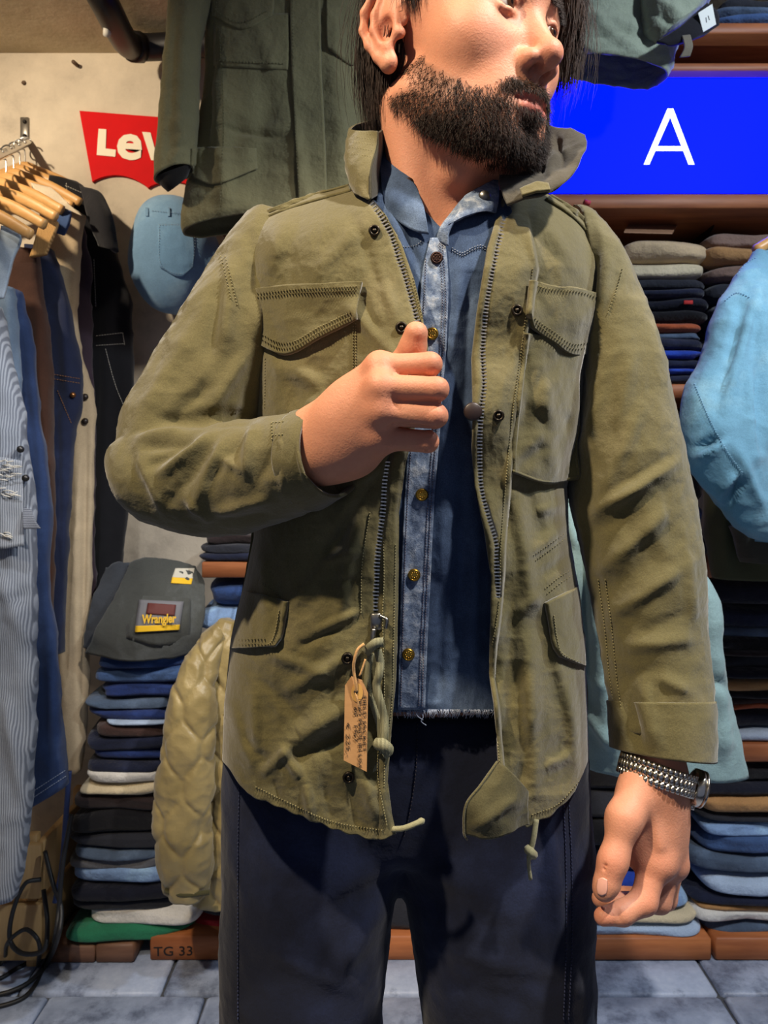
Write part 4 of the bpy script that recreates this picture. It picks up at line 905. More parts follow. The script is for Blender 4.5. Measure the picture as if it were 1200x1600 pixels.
H.cone(w2l((.068, .730, 1.468)), w2l((-.07, .745, 1.487)), .010, .010, .02).cone(w2l((.074, .730, 1.468)), w2l((.18, .760, 1.480)), .010, .010, .02)
H.ball(w2l((.072, .728, 1.545)), .012, .02)
hv, hf = H.mesh(); hv = relax(hv, hf, 2, .45); hn = vnormals(hv, hf)
# skin colour: complexion, lips, beard ground, redness
SK = np.array(lin((206, 143, 113)))
def skin_cols(v, n=None, red=.0):
    c = np.tile(SK, (len(v), 1))*(1+.07*fbm(v, 55, 3, 3)[:, None]+.05*fbm(v, 260, 2, 9)[:, None])
    c[:, 0] *= 1+red; return c
x, y, z = hv.T; ax = np.abs(x)
hc = skin_cols(hv)
def blend(c, m, col): return c*(1-m[:, None])+np.array(lin(col))*m[:, None]
rd = np.exp(-((y+.108)**2+(z+.022)**2+x**2)/.022**2)*.55+np.exp(-((ax-.08)**2+(z-.012)**2+(y-.02)**2)/.03**2)*.5+np.exp(-((ax-.045)**2+(y+.06)**2+(z+.012)**2)/.022**2)*.35
hc = blend(hc, np.clip(rd, 0, .8)*.55, (206, 112, 90))
def near_chain(v, pts, r):
    d = np.full(len(v), 9.0)
    for a, b_ in zip(pts[:-1], pts[1:]):
        a = np.array(a); b_ = np.array(b_); dd = b_-a; t = np.clip(((v-a)@dd)/(dd@dd), 0, 1); d = np.minimum(d, np.linalg.norm(v-a-t[:, None]*dd, axis=1))
    return np.clip(1-d/r, 0, 1)
def beard_mask(p):
    x, y, z = p[:, 0], p[:, 1], p[:, 2]; ax = np.abs(x)
    # upper border: from the sideburn before the ear, down the cheek, to the moustache
    up = np.interp(-y, [-.012, .000, .015, .030, .050, .066, .078, .090, .100], [.050, .030, -.012, -.030, -.042, -.050, -.047, -.040, -.0405])
    nz = fbm(p, 90, 2, 4)*.005
    m = smooth01((up-z+nz)/.009)
    lo = np.interp(-y, [-.03, .0, .03, .06, .09], [-.056, -.072, -.097, -.112, -.118])
    m *= smooth01((z-lo+nz)/.010)
    m *= smooth01((.020-y+nz)/.012)                       # nothing behind the jaw corner
    side = smooth01((ax-.046)/.01)*smooth01((.008-y)/.006)*smooth01((z+.03)/.01)*smooth01((y+.022)/.008)*smooth01((.06-z)/.02)
    m = np.maximum(m, side*.9)
    lips = near_chain(p, [(-.024, -.082, -.0592), (-.012, -.094, -.0592), (0, -.098, -.0592), (.012, -.094, -.0592), (.024, -.082, -.0592)], .0125)
    m *= 1-smooth01(lips*2.4-.25)
    bare = np.exp(-(((ax-.019)/.010)**2+((z+.074)/.008)**2))*(y < -.06)    # bare skin beside the soul patch
    m *= 1-.85*bare
    m *= 1-.75*np.exp(-(((ax-.040)/.012)**2+((z+.052)/.010)**2))*(y < -.04)
    m *= 1-np.exp(-((x/.0055)**2+((z+.040)/.005)**2))*.4
    m *= smooth01((-.026-z)/.006+(ax > .03)*2)
    m *= 1-smooth01((ax-.066)/.006)*smooth01((z+.052)/.008)
    return np.clip(m, 0, 1)
bm_ = beard_mask(hv)
hc = blend(hc, bm_*.52, (66, 44, 36))
lm = near_chain(hv, [(-.024, -.082, -.0575), (-.012, -.094, -.0545), (0, -.098, -.0540), (.012, -.094, -.0545), (.024, -.082, -.0575)], .0062)
lm2 = near_chain(hv, [(-.021, -.082, -.0615), (-.011, -.093, -.0650), (0, -.097, -.0660), (.011, -.093, -.0650), (.021, -.082, -.0615)], .0085)
hc = blend(hc, np.clip(np.maximum(smooth01(lm*2.2), smooth01(lm2*2.2)), 0, 1)*.75*(y < -.076), (190, 96, 86))
def brow(v): return sum(near_chain(v*np.array([1, 0, 1]), [(q*.013, 0, .040), (q*.030, 0, .0475), (q*.048, 0, .042)], .0058) for q in (-1, 1))*(v[:, 1] < -.03)
eb = brow(hv)
hc = blend(hc, np.clip(eb*1.6, 0, .9), (44, 30, 26))
hw = l2w(hv)
# ------------------------------------------------------------------ hands, in world space
def fistpt(px, py, Y): return P(px, py, Y)
F = SDF((-.19, .545, 1.15), (.085, .80, 1.47), .0017)
wr0 = P(500, 694, .640); el = P(330, 735, .72)
F.cone(el, wr0, .030, .0265, .02)
F.ell(P(503, 694, .640), (.026, .020, .029), .02)
mcp = [P(594, 574, .600), P(596, 606, .588), P(597, 644, .590), P(594, 684, .602)]
pip = [P(672, 569, .588), P(681, 608, .578), P(680, 650, .582), P(668, 690, .594)]
mid = [P(664, 574, .625), P(672, 612, .620), P(670, 652, .622), P(660, 690, .630)]
tip = [P(630, 578, .628), P(636, 614, .626), P(636, 652, .628), P(630, 688, .634)]
rr = [.0098, .0104, .0102, .0092]
for k in range(4):
    F.cone(wr0+np.array([0, .002, .012-.008*k]), mcp[k], .019, .0125, .016)
for k in range(4):
    F.cone(mcp[k], pip[k], rr[k]*1.06, rr[k]*.98, .0016).ball(pip[k], rr[k]*1.0, .0012)
    F.cone(pip[k], mid[k], rr[k]*.98, rr[k]*.92, .0012).cone(mid[k], tip[k], rr[k]*.92, rr[k]*.85, .0012)
    F.ball(mcp[k]+np.array([.000, -.003, 0]), .0112, .008)
F.ell(P(556, 660, .615), (.030, .017, .032), .02)
F.chain([P(530, 668, .640), P(590, 612, .634), P(632, 566, .628), P(645, 542, .618), P(650, 521, .612)], [.016, .0135, .0118, .0112, .0100], .0035)
F.ell(P(540, 715, .628), (.024, .016, .016), .02)
for a, b_ in (((520, 690, .618), (572, 640, .594)), ((532, 700, .612), (585, 668, .594))): F.cone(P(*a)+np.array([0, .003, 0]), P(*b_)+np.array([0, .001, 0]), .0022, .0016, .008)
for k in range(3):
    a = (pip[k]+pip[k+1])/2; b_ = (mcp[k]*.45+mcp[k+1]*.45+(pip[k]+pip[k+1])*.05); F.cone(a+np.array([.012, -.008, 0]), b_+np.array([.006, -.013, 0]), .0016, .0008, .003, True)
fv, ff = F.mesh(); fv = relax(fv, ff, 1, .3)
fc = skin_cols(fv)
for k in range(4): fc = blend(fc, np.exp(-((fv-mcp[k])**2).sum(1)/.013**2)*.35+np.exp(-((fv-pip[k])**2).sum(1)/.011**2)*.3, (206, 108, 84))
Hd = SDF((.15, .63, .74), (.35, .86, 1.10), .0017)
w0 = P(1027, 1205, .725)
Hd.cone(P(1035, 1060, .76), w0, .030, .0225, .02).ell(w0, (.0255, .0190, .026), .012)
im = P(1022, 1345, .705); mm = P(1046, 1350, .722); rm = P(1052, 1345, .745); pm = P(1050, 1335, .766)
ip = P(1006, 1408, .690); it_ = P(972, 1427, .682); tp = P(942, 1432, .680)
for q, r in ((im, .0165), (mm, .0150), (rm, .0135), (pm, .0125)): Hd.cone(w0+np.array([0, .002, -.014]), q, .0185, r, .020)
Hd.ell(P(1008, 1285, .722), (.034, .020, .045), .02)
Hd.chain([im, ip, it_, tp], [.0138, .0118, .0102, .0082], .005).ball(im+np.array([.004, -.002, 0]), .0145, .01)
Hd.ball(mm+np.array([.006, 0, -.001]), .0115, .008)
Hd.chain([mm, P(1030, 1408, .715), P(975, 1412, .712), P(938, 1404, .710)], [.0120, .0108, .0096, .0082], .005)
Hd.chain([rm, P(1040, 1404, .742), P(985, 1412, .738), P(950, 1402, .735)], [.0115, .0104, .0092, .0078], .005)
Hd.chain([pm, P(1040, 1388, .765), P(1000, 1400, .760), P(975, 1396, .757)], [.0105, .0092, .0082, .0072], .005)
Hd.chain([P(1000, 1232, .715), P(975, 1280, .695), P(960, 1340, .682), P(948, 1380, .676), P(943, 1392, .674)], [.019, .0155, .0112, .0100, .0088], .010)
Hd.ball(P(955, 1350, .679), .0114, .008)
for yy in (1352, 1358): Hd.cone(P(944, yy, .6705), P(966, yy+6, .6705), .0009, .0009, .002, True)
for (a, b_) in (((1000, 1423, .673), (1003, 1436, .673)), ((966, 1420, .673), (967, 1436, .673))): Hd.cone(P(*a), P(*b_), .0008, .0008, .002, True)
for a, b_ in (((1040, 1250, .706), (1050, 1330, .704)), ((1015, 1250, .703), (1030, 1320, .694))): Hd.cone(P(*a)+np.array([0, .0, 0]), P(*b_)+np.array([0, .0, 0]), .0022, .0016, .010)
dv, df = Hd.mesh(); dv = relax(dv, df, 1, .4)
dc = skin_cols(dv)
for q, r in ((im, .018), (mm, .016), (ip, .013), (tp, .012), (P(953, 1350, .675), .012)): dc = blend(dc, np.exp(-((dv-q)**2).sum(1)/r**2)*.32, (210, 112, 88))
# hidden body under the clothes: trunk, arms, legs, feet (coarse)
B = SDF((-.30, .62, .03), (.36, .98, 1.56), .008)
B.ell((.045, .825, 1.33), (.150, .080, .20), .04).ell((.035, .815, 1.05), (.15, .085, .22), .05).cone((-.12, .80, 1.44), P(285, 720, .750), .034, .028, .04).cone(P(285, 720, .750), el, .028, .028, .03)
B.cone((.185, .825, 1.43), P(990, 760, .805), .034, .027, .03).cone(P(990, 760, .805), P(1035, 1060, .76), .027, .028, .03)
B.cone((-.05, .815, .92), (-.075, .80, .50), .070, .048, .04).cone((-.075, .80, .50), (-.085, .83, .07), .046, .034, .03)
B.cone((.10, .815, .92), (.125, .80, .50), .070, .048, .04).cone((.125, .80, .50), (.135, .83, .07), .046, .034, .03)
bv_, bf = B.mesh()
allv = np.concatenate([hw, fv, dv, bv_]); n1, n2, n3 = len(hw), len(hw)+len(fv), len(hw)+len(fv)+len(dv)
allf = np.concatenate([hf, ff+n1, df+n2, bf+n3]); allc = np.concatenate([hc, fc, dc, skin_cols(bv_)])
m, nt, bs = _nt('skin'); at = node(nt, 'ShaderNodeAttribute', attribute_name='Col'); nt.links.new(at.outputs['Color'], bs.inputs['Base Color'])
bs.inputs['Roughness'].default_value = .54; bs.inputs['Specular IOR Level'].default_value = .35
bs.inputs['Subsurface Weight'].default_value = .12; bs.inputs['Subsurface Radius'].default_value = (.012, .004, .002); bs.inputs['Subsurface Scale'].default_value = 1.0
nn = noise(nt, 520, 3, .6); b0 = bump(nt, bs, nn.outputs[0], .35, .0010)
nn2 = noise(nt, 90, 4, .6); bump(nt, bs, nn2.outputs[0], .18, .0016, b0)
M_skin = m
person = mesh_obj('person', allv, allf, M_skin, None, cols=np.clip(allc, 0, 1), loc=(.04, .80, 0))
tag(person, 'bearded man in olive field jacket, denim shirt and dark jeans, looking aside', 'person')
# eyes
m, nt, bs = _nt('eye'); at = node(nt, 'ShaderNodeAttribute', attribute_name='Col'); nt.links.new(at.outputs['Color'], bs.inputs['Base Color']); bs.inputs['Roughness'].default_value = .08
M_eye = m
for s_ in (-1, 1):
    th = np.linspace(0, np.pi, 26); ph = np.linspace(0, 2*np.pi, 32, endpoint=False)
    T, Ph = np.meshgrid(th, ph, indexing='ij')
    d = np.stack([np.sin(T)*np.cos(Ph), -np.cos(T), np.sin(T)*np.sin(Ph)], -1)
    gaze = .12; d = np.stack([d[..., 0]*math.cos(gaze)-d[..., 1]*math.sin(gaze), d[..., 0]*math.sin(gaze)+d[..., 1]*math.cos(gaze), d[..., 2]], -1)
    g = np.array([s_*.031, -.0735, .0200])+.0122*d
    col = np.where((T < .22)[..., None], lin((12, 10, 10)), np.where((T < .52)[..., None], lin((74, 48, 32)), lin((206, 196, 188))))
    MBm = mesh_obj('eye', l2w(g.reshape(-1, 3)), gfaces(26, 32, True), M_eye, person, cols=col.reshape(-1, 3))
# nails
M_nail = plain('nail', (226, 168, 148), .3)
bHd = BVHTree.FromPolygons(dv.tolist(), df.tolist())
bFs = BVHTree.FromPolygons(fv.tolist(), ff.tolist())
g = drape(bHd, [[(934, 1374), (941, 1371), (949, 1375)], [(932, 1386), (940, 1386), (949, 1388)], [(934, 1397), (940, 1400), (947, 1397)]], 12, 12, .0006)
mesh_obj('thumb_nail', g, gfaces(12, 12), M_nail, person, solid=.0004)
# ------------------------------------------------------------------ beard and hair
def strands(name, roots, dirs, lens, r0, mat, curl=.35, seg=3, seed=0, grav=np.array([0, 0, -1.0]), wob=.25):
    rs = np.random.RandomState(seed); n = len(roots); pts = [roots]; d = dirs/np.linalg.norm(dirs, axis=1, keepdims=True); p = roots
    for k in range(seg):
        p = p+d*(lens/seg)[:, None]; pts.append(p)
        d = d+grav*curl+rs.randn(n, 3)*wob; d /= np.linalg.norm(d, axis=1, keepdims=True)
    pts = np.stack(pts, 1)
    t = np.gradient(pts, axis=1); t /= np.linalg.norm(t, axis=-1, keepdims=True)
    a = np.cross(t, np.array([.3, .8, .5])); a /= np.linalg.norm(a, axis=-1, keepdims=True); b_ = np.cross(t, a)
    rad = (r0[:, None]*np.linspace(1, .25, seg+1)[None])[..., None]
    v = np.stack([pts+rad*a, pts+rad*(-.5*a+.87*b_), pts+rad*(-.5*a-.87*b_)], 2)          # n, seg+1, 3, 3
    f = []; base = np.arange(n)*(seg+1)*3
    for k in range(seg):
        for e in range(3):
            e2 = (e+1) % 3; f.append(np.stack([base+k*3+e, base+k*3+e2, base+k*3+3+e2, base+k*3+3+e], 1))
    return tag(mesh_obj(name, v.reshape(-1, 3), np.concatenate(f), mat, person), kind='stuff')
m, nt, bs = _nt('hair_dark'); n_ = noise(nt, 60, 3); r = ramp(nt, n_.outputs[0], [(.3, lin((26, 18, 15))), (.7, lin((60, 42, 33)))]); nt.links.new(r.outputs[0], bs.inputs['Base Color']); bs.inputs['Roughness'].default_value = .6; bs.inputs['Specular IOR Level'].default_value = .3
M_hair = m
rs = np.random.RandomState(2)
fa = np.linalg.norm(np.cross(hv[hf[:, 1]]-hv[hf[:, 0]], hv[hf[:, 2]]-hv[hf[:, 0]]), axis=1); fcn = hv[hf].mean(1)
fm = beard_mask(fcn); dens = np.where((fcn[:, 1] < -.055) | (fcn[:, 2] < -.072), 1.0, .42); dens = np.where((fcn[:, 2] > -.056) & (np.abs(fcn[:, 0]) < .034) & (fcn[:, 1] < -.06), 2.2, dens)
wgt = fa*fm*dens; pick = rs.choice(len(hf), 13500, p=wgt/wgt.sum()); bw = rs.rand(13500, 2)
q = hv[hf[pick]]; roots = (q[:, 0]*(1-bw[:, :1])+q[:, 1]*bw[:, :1])*(1-bw[:, 1:])+(q[:, 3]*(1-bw[:, :1])+q[:, 2]*bw[:, :1])*bw[:, 1:]
nr = hn[hf[pick, 0]]; cr_dir = np.stack([0*roots[:, 0], np.interp(-roots[:, 1], [-.01, .05, .09], [.35, .25, -.15]), 0*roots[:, 0]-1], 1)
dirs = nr*.55+cr_dir*.8+rs.randn(len(nr), 3)*.28
ln = rs.uniform(.004, .012, len(nr))*np.interp(-roots[:, 2], [.0, .05, .09, .12], [.7, .85, 1.0, 1.0])
strands('beard', l2w(roots-nr*.0005), dirs @ HR.T, ln, np.full(len(nr), .00030), M_hair, .22, 3, 3)
# hair mass and locks
HM = SDF((-.12, -.06, -.13), (.13, .16, .19), .0032)
HM.ell((0, .024, .070), (.081, .094, .086), .02).ell((0, .045, .0), (.064, .046, .066), .03)
HM.ell((0, -.118, -.015), (.090, .092, .108), .01, True)
for s_ in (-1, 1): HM.ell((s_*.090, .010, .004), (.022, .030, .042), .008, True)
HM.ell((0, -.02, -.12), (.055, .08, .07), .01, True)
mv, mf = HM.mesh(); mv = mv+vnormals(mv, mf)*(.003*fbm(mv*np.array([1, 1, .25]), 90, 2, 5))[:, None]
hair = mesh_obj('hair', l2w(mv), mf, M_hair, person)
def lock(n, c0, c1, sp0, sp1, bulge, seed, r=.00035, name='hair_lock', jit=.004):
    rs = np.random.RandomState(seed); c0 = np.array(c0); c1 = np.array(c1); S = 9
    a = c0+rs.uniform(-1, 1, (n, 3))*np.array(sp0); e = c1+(a-c0)*np.array(sp1)/np.maximum(np.array(sp0), 1e-6)+rs.randn(n, 3)*jit
    t = np.linspace(0, 1, S)[None, :, None]
    p = a[:, None]*(1-t)+e[:, None]*t+np.array(bulge)*(4*t*(1-t))+np.cumsum(rs.randn(n, S, 3)*.0009, 1)
    pts = l2w(p.reshape(-1, 3)).reshape(n, S, 3)
    tt = np.gradient(pts, axis=1); tt /= np.linalg.norm(tt, axis=-1, keepdims=True); A = np.cross(tt, np.array([.2, .9, .3])); A /= np.linalg.norm(A, axis=-1, keepdims=True); Bq = np.cross(tt, A)
    rad = (r*np.array([1]*(S-2)+[.7, .25]))[None, :, None]
    v = np.stack([pts+rad*A, pts+rad*(-.5*A+.87*Bq), pts+rad*(-.5*A-.87*Bq)], 2); f = []; base = np.arange(n)*S*3
    for k in range(S-1):
        for e_ in range(3):
            e2 = (e_+1) % 3; f.append(np.stack([base+k*3+e_, base+k*3+e2, base+k*3+3+e2, base+k*3+3+e_], 1))
    return tag(mesh_obj(name, v.reshape(-1, 3), np.concatenate(f), M_hair, person), kind='stuff')
lock(1500, (-.068, .030, .085), (-.060, .042, -.048), (.008, .032, .010), (.007, .016, .018), (-.006, .006, .004), 1)
lock(90, (-.070, .035, .085), (-.066, .055, -.04), (.010, .036, .010), (.010, .022, .026), (-.010, .010, .004), 2, .00022)
lock(800, (.014, -.040, .142), (.078, -.056, .030), (.020, .024, .006), (.006, .016, .020), (.024, -.012, .014), 7)
lock(700, (-.020, -.036, .141), (-.078, -.002, .050), (.020, .026, .006), (.005, .018, .014), (-.022, -.006, .014), 8)
lock(700, (.066, -.046, .090), (.080, -.062, .004), (.008, .026, .010), (.006, .014, .022), (.008, -.004, .004), 3)
lock(90, (.068, -.050, .095), (.086, -.068, -.012), (.010, .028, .010), (.009, .018, .024), (.011, -.006, .004), 4, .00022)
lock(300, (-.074, -.008, .085), (-.074, -.006, .030), (.006, .012, .008), (.003, .008, .012), (-.004, 0, 0), 5, .0003)
ebr = brow(fcn)
wgt = fa*(ebr > .1); pick = rs.choice(len(hf), 1100, p=wgt/wgt.sum()); roots = fcn[pick]; nr = hn[hf[pick, 0]]
strands('eyebrow', l2w(roots), (nr*.4+np.stack([np.sign(roots[:, 0])*.8, .3+0*roots[:, 0], .2+0*roots[:, 0]], 1)+rs.randn(1100, 3)*.15) @ HR.T, rs.uniform(.005, .009, 1100), np.full(1100, .0003), M_hair, .05, 3, 6)
# ================================================================== clothes of the man
M_ol = olive((98, 91, 57), wr=.36, sheen=.3, fade=(124, 115, 82), wscale=40)
M_olin = olive((58, 56, 44), wr=.4)
M_thr = plain('thread_jacket', (138, 130, 92), .85)
I = lambda q, k: np.interp(q, [a[0] for a in k], [a[1] for a in k])
def inv(k): return [(b_, a) for a, b_ in k]
# outline of the jacket trunk (row -> column)
JL = [(285, 400), (350, 372), (420, 380), (600, 392), (750, 400), (840, 398), (900, 386), (970, 369), (1010, 362), (1100, 352), (1185, 349), (1320, 352)]
JR = [(285, 940), (370, 946), (420, 950), (480, 944), (560, 918), (680, 905), (760, 885), (830, 887), (920, 902), (1000, 912), (1100, 916), (1180, 918), (1320, 916)]
OL = [(300, 570), (318, 586), (340, 605), (380, 626), (440, 647), (500, 661), (545, 668), (600, 662), (680, 645), (720, 634), (800, 623), (900, 622), (1000, 620), (1060, 618), (1150, 610), (1220, 605), (1270, 611), (1320, 622)]
OR = [(296, 792), (318, 783), (390, 762), (490, 746), (560, 738), (640, 740), (700, 738), (760, 742), (830, 758), (900, 768), (960, 768), (1050, 765), (1100, 773), (1190, 779), (1330, 782)]
XF = [(296, 830), (340, 824), (420, 839), (500, 826), (560, 818), (650, 806), (750, 797), (850, 788), (900, 786), (960, 781), (1010, 774), (1060, 771), (1110, 778), (1200, 786), (1330, 790)]
ZL = [(312, 572), (340, 594), (370, 611), (430, 631), (480, 645), (520, 655), (600, 645), (680, 618), (730, 603), (800, 598), (860, 590), (960, 586), (1320, 586)]
ZR = [(300, 800), (318, 793), (390, 775), (490, 757), (560, 752), (600, 755), (640, 750), (680, 748), (760, 750), (850, 774), (930, 777), (1320, 790)]
SHL = [(350, 358), (375, 348), (440, 319), (545, 287), (600, 270)]
SHR = [(780, 288), (850, 299), (890, 318), (945, 370), (990, 420)]
FOL = [(540, 830, 455, 940, 10, -.007), (520, 870, 450, 950, 10, .007), (500, 985, 560, 955, 6, .005), (470, 1010, 525, 982, 6, -.006), (452, 1190, 548, 1138, 12, -.012), (470, 1152, 548, 1105, 15, .010), (395, 1080, 402, 1180, 8, .006), (440, 1170, 470, 1215, 7, .007), (380, 1150, 420, 1192, 7, -.006), (505, 1220, 520, 1290, 8, -.006),
       (570, 1220, 590, 1280, 9, .007), (545, 1225, 560, 1290, 6, -.005), (430, 1215, 440, 1262, 6, -.005), (478, 1225, 486, 1280, 6, .006), (430, 570, 520, 605, 12, .007), (480, 565, 545, 640, 10, -.006), (440, 335, 415, 430, 15, .008), (470, 330, 450, 420, 10, -.005), (545, 330, 600, 450, 9, -.006), (500, 420, 560, 360, 10, .004), (585, 400, 620, 500, 8, .005),
       (630, 590, 470, 640, 9, .007), (620, 560, 545, 480, 8, .006), (600, 545, 560, 450, 7, -.005), (610, 640, 500, 720, 9, -.007), (600, 700, 520, 830, 10, .008), (580, 740, 500, 900, 9, -.007), (560, 800, 530, 960, 9, .007), (430, 900, 440, 1000, 9, -.005), (405, 860, 420, 960, 9, .006), (420, 1020, 520, 1060, 8, .005), (400, 1050, 480, 1130, 8, -.005), (360, 1100, 395, 1200, 7, .005),
       (500, 880, 570, 860, 6, .004), (500, 910, 565, 905, 6, -.004), (455, 1075, 560, 1020, 9, .006), (410, 1210, 450, 1170, 6, .005), (420, 470, 470, 640, 10, -.005), (540, 620, 520, 760, 9, .006), (470, 780, 600, 730, 9, .006)]
FOR = [(850, 345, 905, 430, 10, .006), (905, 330, 932, 450, 8, -.012), (925, 380, 935, 500, 7, .008), (820, 560, 815, 740, 8, -.006), (850, 580, 862, 740, 10, .009), (882, 560, 890, 740, 8, -.007), (870, 560, 830, 620, 9, -.006), (838, 800, 882, 788, 6, .006), (830, 862, 885, 820, 8, .009), (845, 900, 892, 862, 6, -.008), (808, 780, 832, 950, 9, .010), (822, 770, 850, 860, 7, -.008),
       (835, 950, 855, 1050, 8, -.009), (800, 900, 796, 1150, 8, -.010), (825, 1000, 836, 1230, 10, .012), (860, 1050, 880, 1220, 9, -.008), (845, 1130, 800, 1250, 8, -.009), (890, 1060, 902, 1200, 7, .007), (845, 930, 805, 960, 7, .006), (862, 1000, 900, 1150, 7, .005), (812, 1060, 818, 1180, 7, -.006), (850, 1200, 890, 1180, 7, .006), (870, 400, 880, 450, 10, .004), (845, 680, 800, 720, 8, .006), (835, 640, 870, 700, 7, -.006)]
soft = lambda L_, w_, p_, n_: [(*f_[:4], f_[4]*(w_ if f_[5] > 0 else w_*1.15), f_[5]*(p_ if f_[5] > 0 else n_)) for f_ in L_]
FOL = soft(FOL, 1.2, .95, .75)
FOR = soft(FOR, 1.35, .85, .55)
def jdepth(px, py, side):
    xl, xr = I(py, JL), I(py, JR); xc = (xl+xr)/2; hw = (xr-xl)/2; t = np.clip((px-xc)/hw, -1, 1)
    D = I(py, [(300, .105), (420, .118), (600, .126), (800, .122), (1000, .124), (1320, .132)])
    Yc = .800+.014*t
    ex = I(py, [(300, 2.5), (700, 2.6), (1000, 3.6), (1250, 5.0)])
    Y = Yc-D*np.clip(1-np.abs(t)**ex, 0, 1)**(1/(ex*.84))
    Ts = np.where(px < 690, I(px, SHL), I(px, SHR)); r = np.clip((py-Ts+3)/80, 0, 1); s_ = np.sqrt(1-(1-r)**2)
    Y = .815+(Y-.815)*s_
    if side is None: return Y
    if side == 'L':
        Y = Y-.030*np.exp(-(((px-655)/70)**2+((py-610)/130)**2))
        z = I(py, ZL); Y = Y-.003*smooth01((px-z-6)/4)+.0035*np.exp(-((px-z)/4.5)**2)*(py < 975)
        o = I(py, OL); Y = Y+.004*smooth01((px-o+9)/9)
        Y = Y-fold_h(px, py, FOL)
    else:
        z = I(py, ZR); f = I(py, XF)
        Y = Y-.012*smooth01((f+2-px)/4)*smooth01((py-330)/40)+.0035*np.exp(-((px-z)/4.5)**2)*(py < 935)
        Y = Y+.010*smooth01((z-6-px)/14)
        Y = Y-.006*np.sin(py/31.)*smooth01((f-px)/30)-.004*np.exp(-((px-f)/9)**2)*np.sin(py/19.)
        Y = Y-fold_h(px, py, FOR)
    p3 = np.stack([px/600., py/600., 0*px+(1.3 if side == 'L' else 4.1)], -1)
    Y = Y-.0050*fbm(p3, 7, 2, 8)*s_-.0024*(ridged(p3, 9, 3)-.45)*s_-.0010*(ridged(p3, 34, 13)-.45)*s_
    return Y
def panel(O, S, T, Bm, nu, nv, side):
    u = np.linspace(0, 1, nu); v = np.linspace(0, 1, nv); Tu, Bu = I(u, T), I(u, Bm)
    py = Tu[None]+(Bu-Tu)[None]*v[:, None]; u2 = np.broadcast_to(u[None], py.shape)
    px = I(py, O)*(1-u2)+I(py, S)*u2
    py2 = py+1.6*np.sin(px/4.5)*smooth01((v[:, None]-.97)/.03)                # puckered drawstring hem
    return P(px, py2, jdepth(px, py, side)), px, py2
gL, pxL, pyL = panel(OL, JL, [(0, 306), (.2, 296), (.45, 306), (1, 350)], [(0, 1304), (.12, 1313), (.35, 1296), (.6, 1268), (.85, 1241), (1, 1188)], 150, 420, 'L')
gR, pxR, pyR = panel(OR, JR, [(0, 306), (.15, 296), (.35, 297), (.6, 320), (1, 372)], [(0, 1262), (.30, 1292), (.6, 1272), (.85, 1238), (1, 1186)], 120, 420, 'R')
jk = mesh_obj('field_jacket', np.concatenate([gL.reshape(-1, 3), gR.reshape(-1, 3)]), np.concatenate([gfaces(420, 150), gfaces(420, 120, off=gL.shape[0]*gL.shape[1])]), M_ol, person, solid=.0026, offset=0)
jk['label'] = 'worn olive field jacket, unzipped'
# back of the jacket
t = np.linspace(-1, 1, 70); v = np.linspace(0, 1, 70)
top = np.interp(t, [-1, -.6, -.3, .3, .6, 1], [350, 312, 288, 290, 310, 372]); bot = 1205+0*t
py = top[None]+(bot-top)[None]*v[:, None]; xl, xr = I(py, JL), I(py, JR); px = (xl+xr)/2+(xr-xl)/2*t[None]
Yb = .800+.014*t[None]+.115*np.clip(1-np.abs(t)**2.6, 0, 1)[None]**(1/2.2)*np.sqrt(1-(1-np.clip(v*6, 0, 1))**2)[:, None]+.015*np.sqrt(1-(1-np.clip(v*6, 0, 1))**2)[:, None]*0
gB = P(px, py, .80+.014*t[None]+0*py); gB[..., 1] = Yb; gB = crumple(gB, False, [], .005, 9, .003, 18, 5)
mesh_obj('back_panel', gB, gfaces(70, 70), M_ol, jk, solid=.0026)
bJ = bvh_of([(gL, False), (gR, False)])

# sleeves: tubes fused by voxel remeshing
def fuse(name, grids, voxel, mat, parent, folds, n1, s1, n2, s2, seed, sm=6):
    mb = MB()
    for g in grids: mb.grid(g, True, True)
    me = bpy.data.meshes.new('tmp'); me.from_pydata(np.concatenate(mb.v).tolist(), [], mb.f); me.update()
    bm = bmesh.new(); bm.from_mesh(me); bmesh.ops.recalc_face_normals(bm, faces=bm.faces); bm.to_mesh(me); bm.free()
    o = bpy.data.objects.new('tmp', me); COL.objects.link(o)
    rm_ = o.modifiers.new('r', 'REMESH'); rm_.mode = 'VOXEL'; rm_.voxel_size = voxel
    s_ = o.modifiers.new('s', 'SMOOTH'); s_.iterations = sm; s_.factor = .5
    e = bpy.data.meshes.new_from_object(o.evaluated_get(bpy.context.evaluated_depsgraph_get()))
    v = np.array([q.co[:] for q in e.vertices]); nn = np.array([q.normal[:] for q in e.vertices]); f = [list(p.vertices) for p in e.polygons]
    bpy.data.objects.remove(o); bpy.data.meshes.remove(me); bpy.data.meshes.remove(e)
    px, py = proj(v); toc = np.array([0, 0, CZ])-v; fr = np.clip((toc*nn).sum(1)/np.linalg.norm(toc, axis=1)*3+.4, 0, 1)
    h = fold_h(px, py, folds)*fr+n1*fbm(v, s1, 3, seed)+n2*(ridged(v, s2, seed+3)-.45)+.0012*(ridged(v, 75, seed+4)-.45)
    v = v+nn*h[:, None]
    ob = mesh_obj(name, v, f, mat, parent)
    return ob, BVHTree.FromPolygons(v.tolist(), f)
up = pairtube([(440, 330, 435, 520), (392, 332, 425, 560), (345, 385, 418, 600), (315, 432, 414, 632), (266, 520, 408, 668), (216, 610, 396, 692), (187, 662, 372, 722), (190, 712, 330, 770), (222, 770, 290, 790)], [.80, .795, .785, .775, .765, .755, .745, .735, .73], [.05, .062, .068, .068, .066, .064, .062, .055, .03], 70, 44, 2.1)
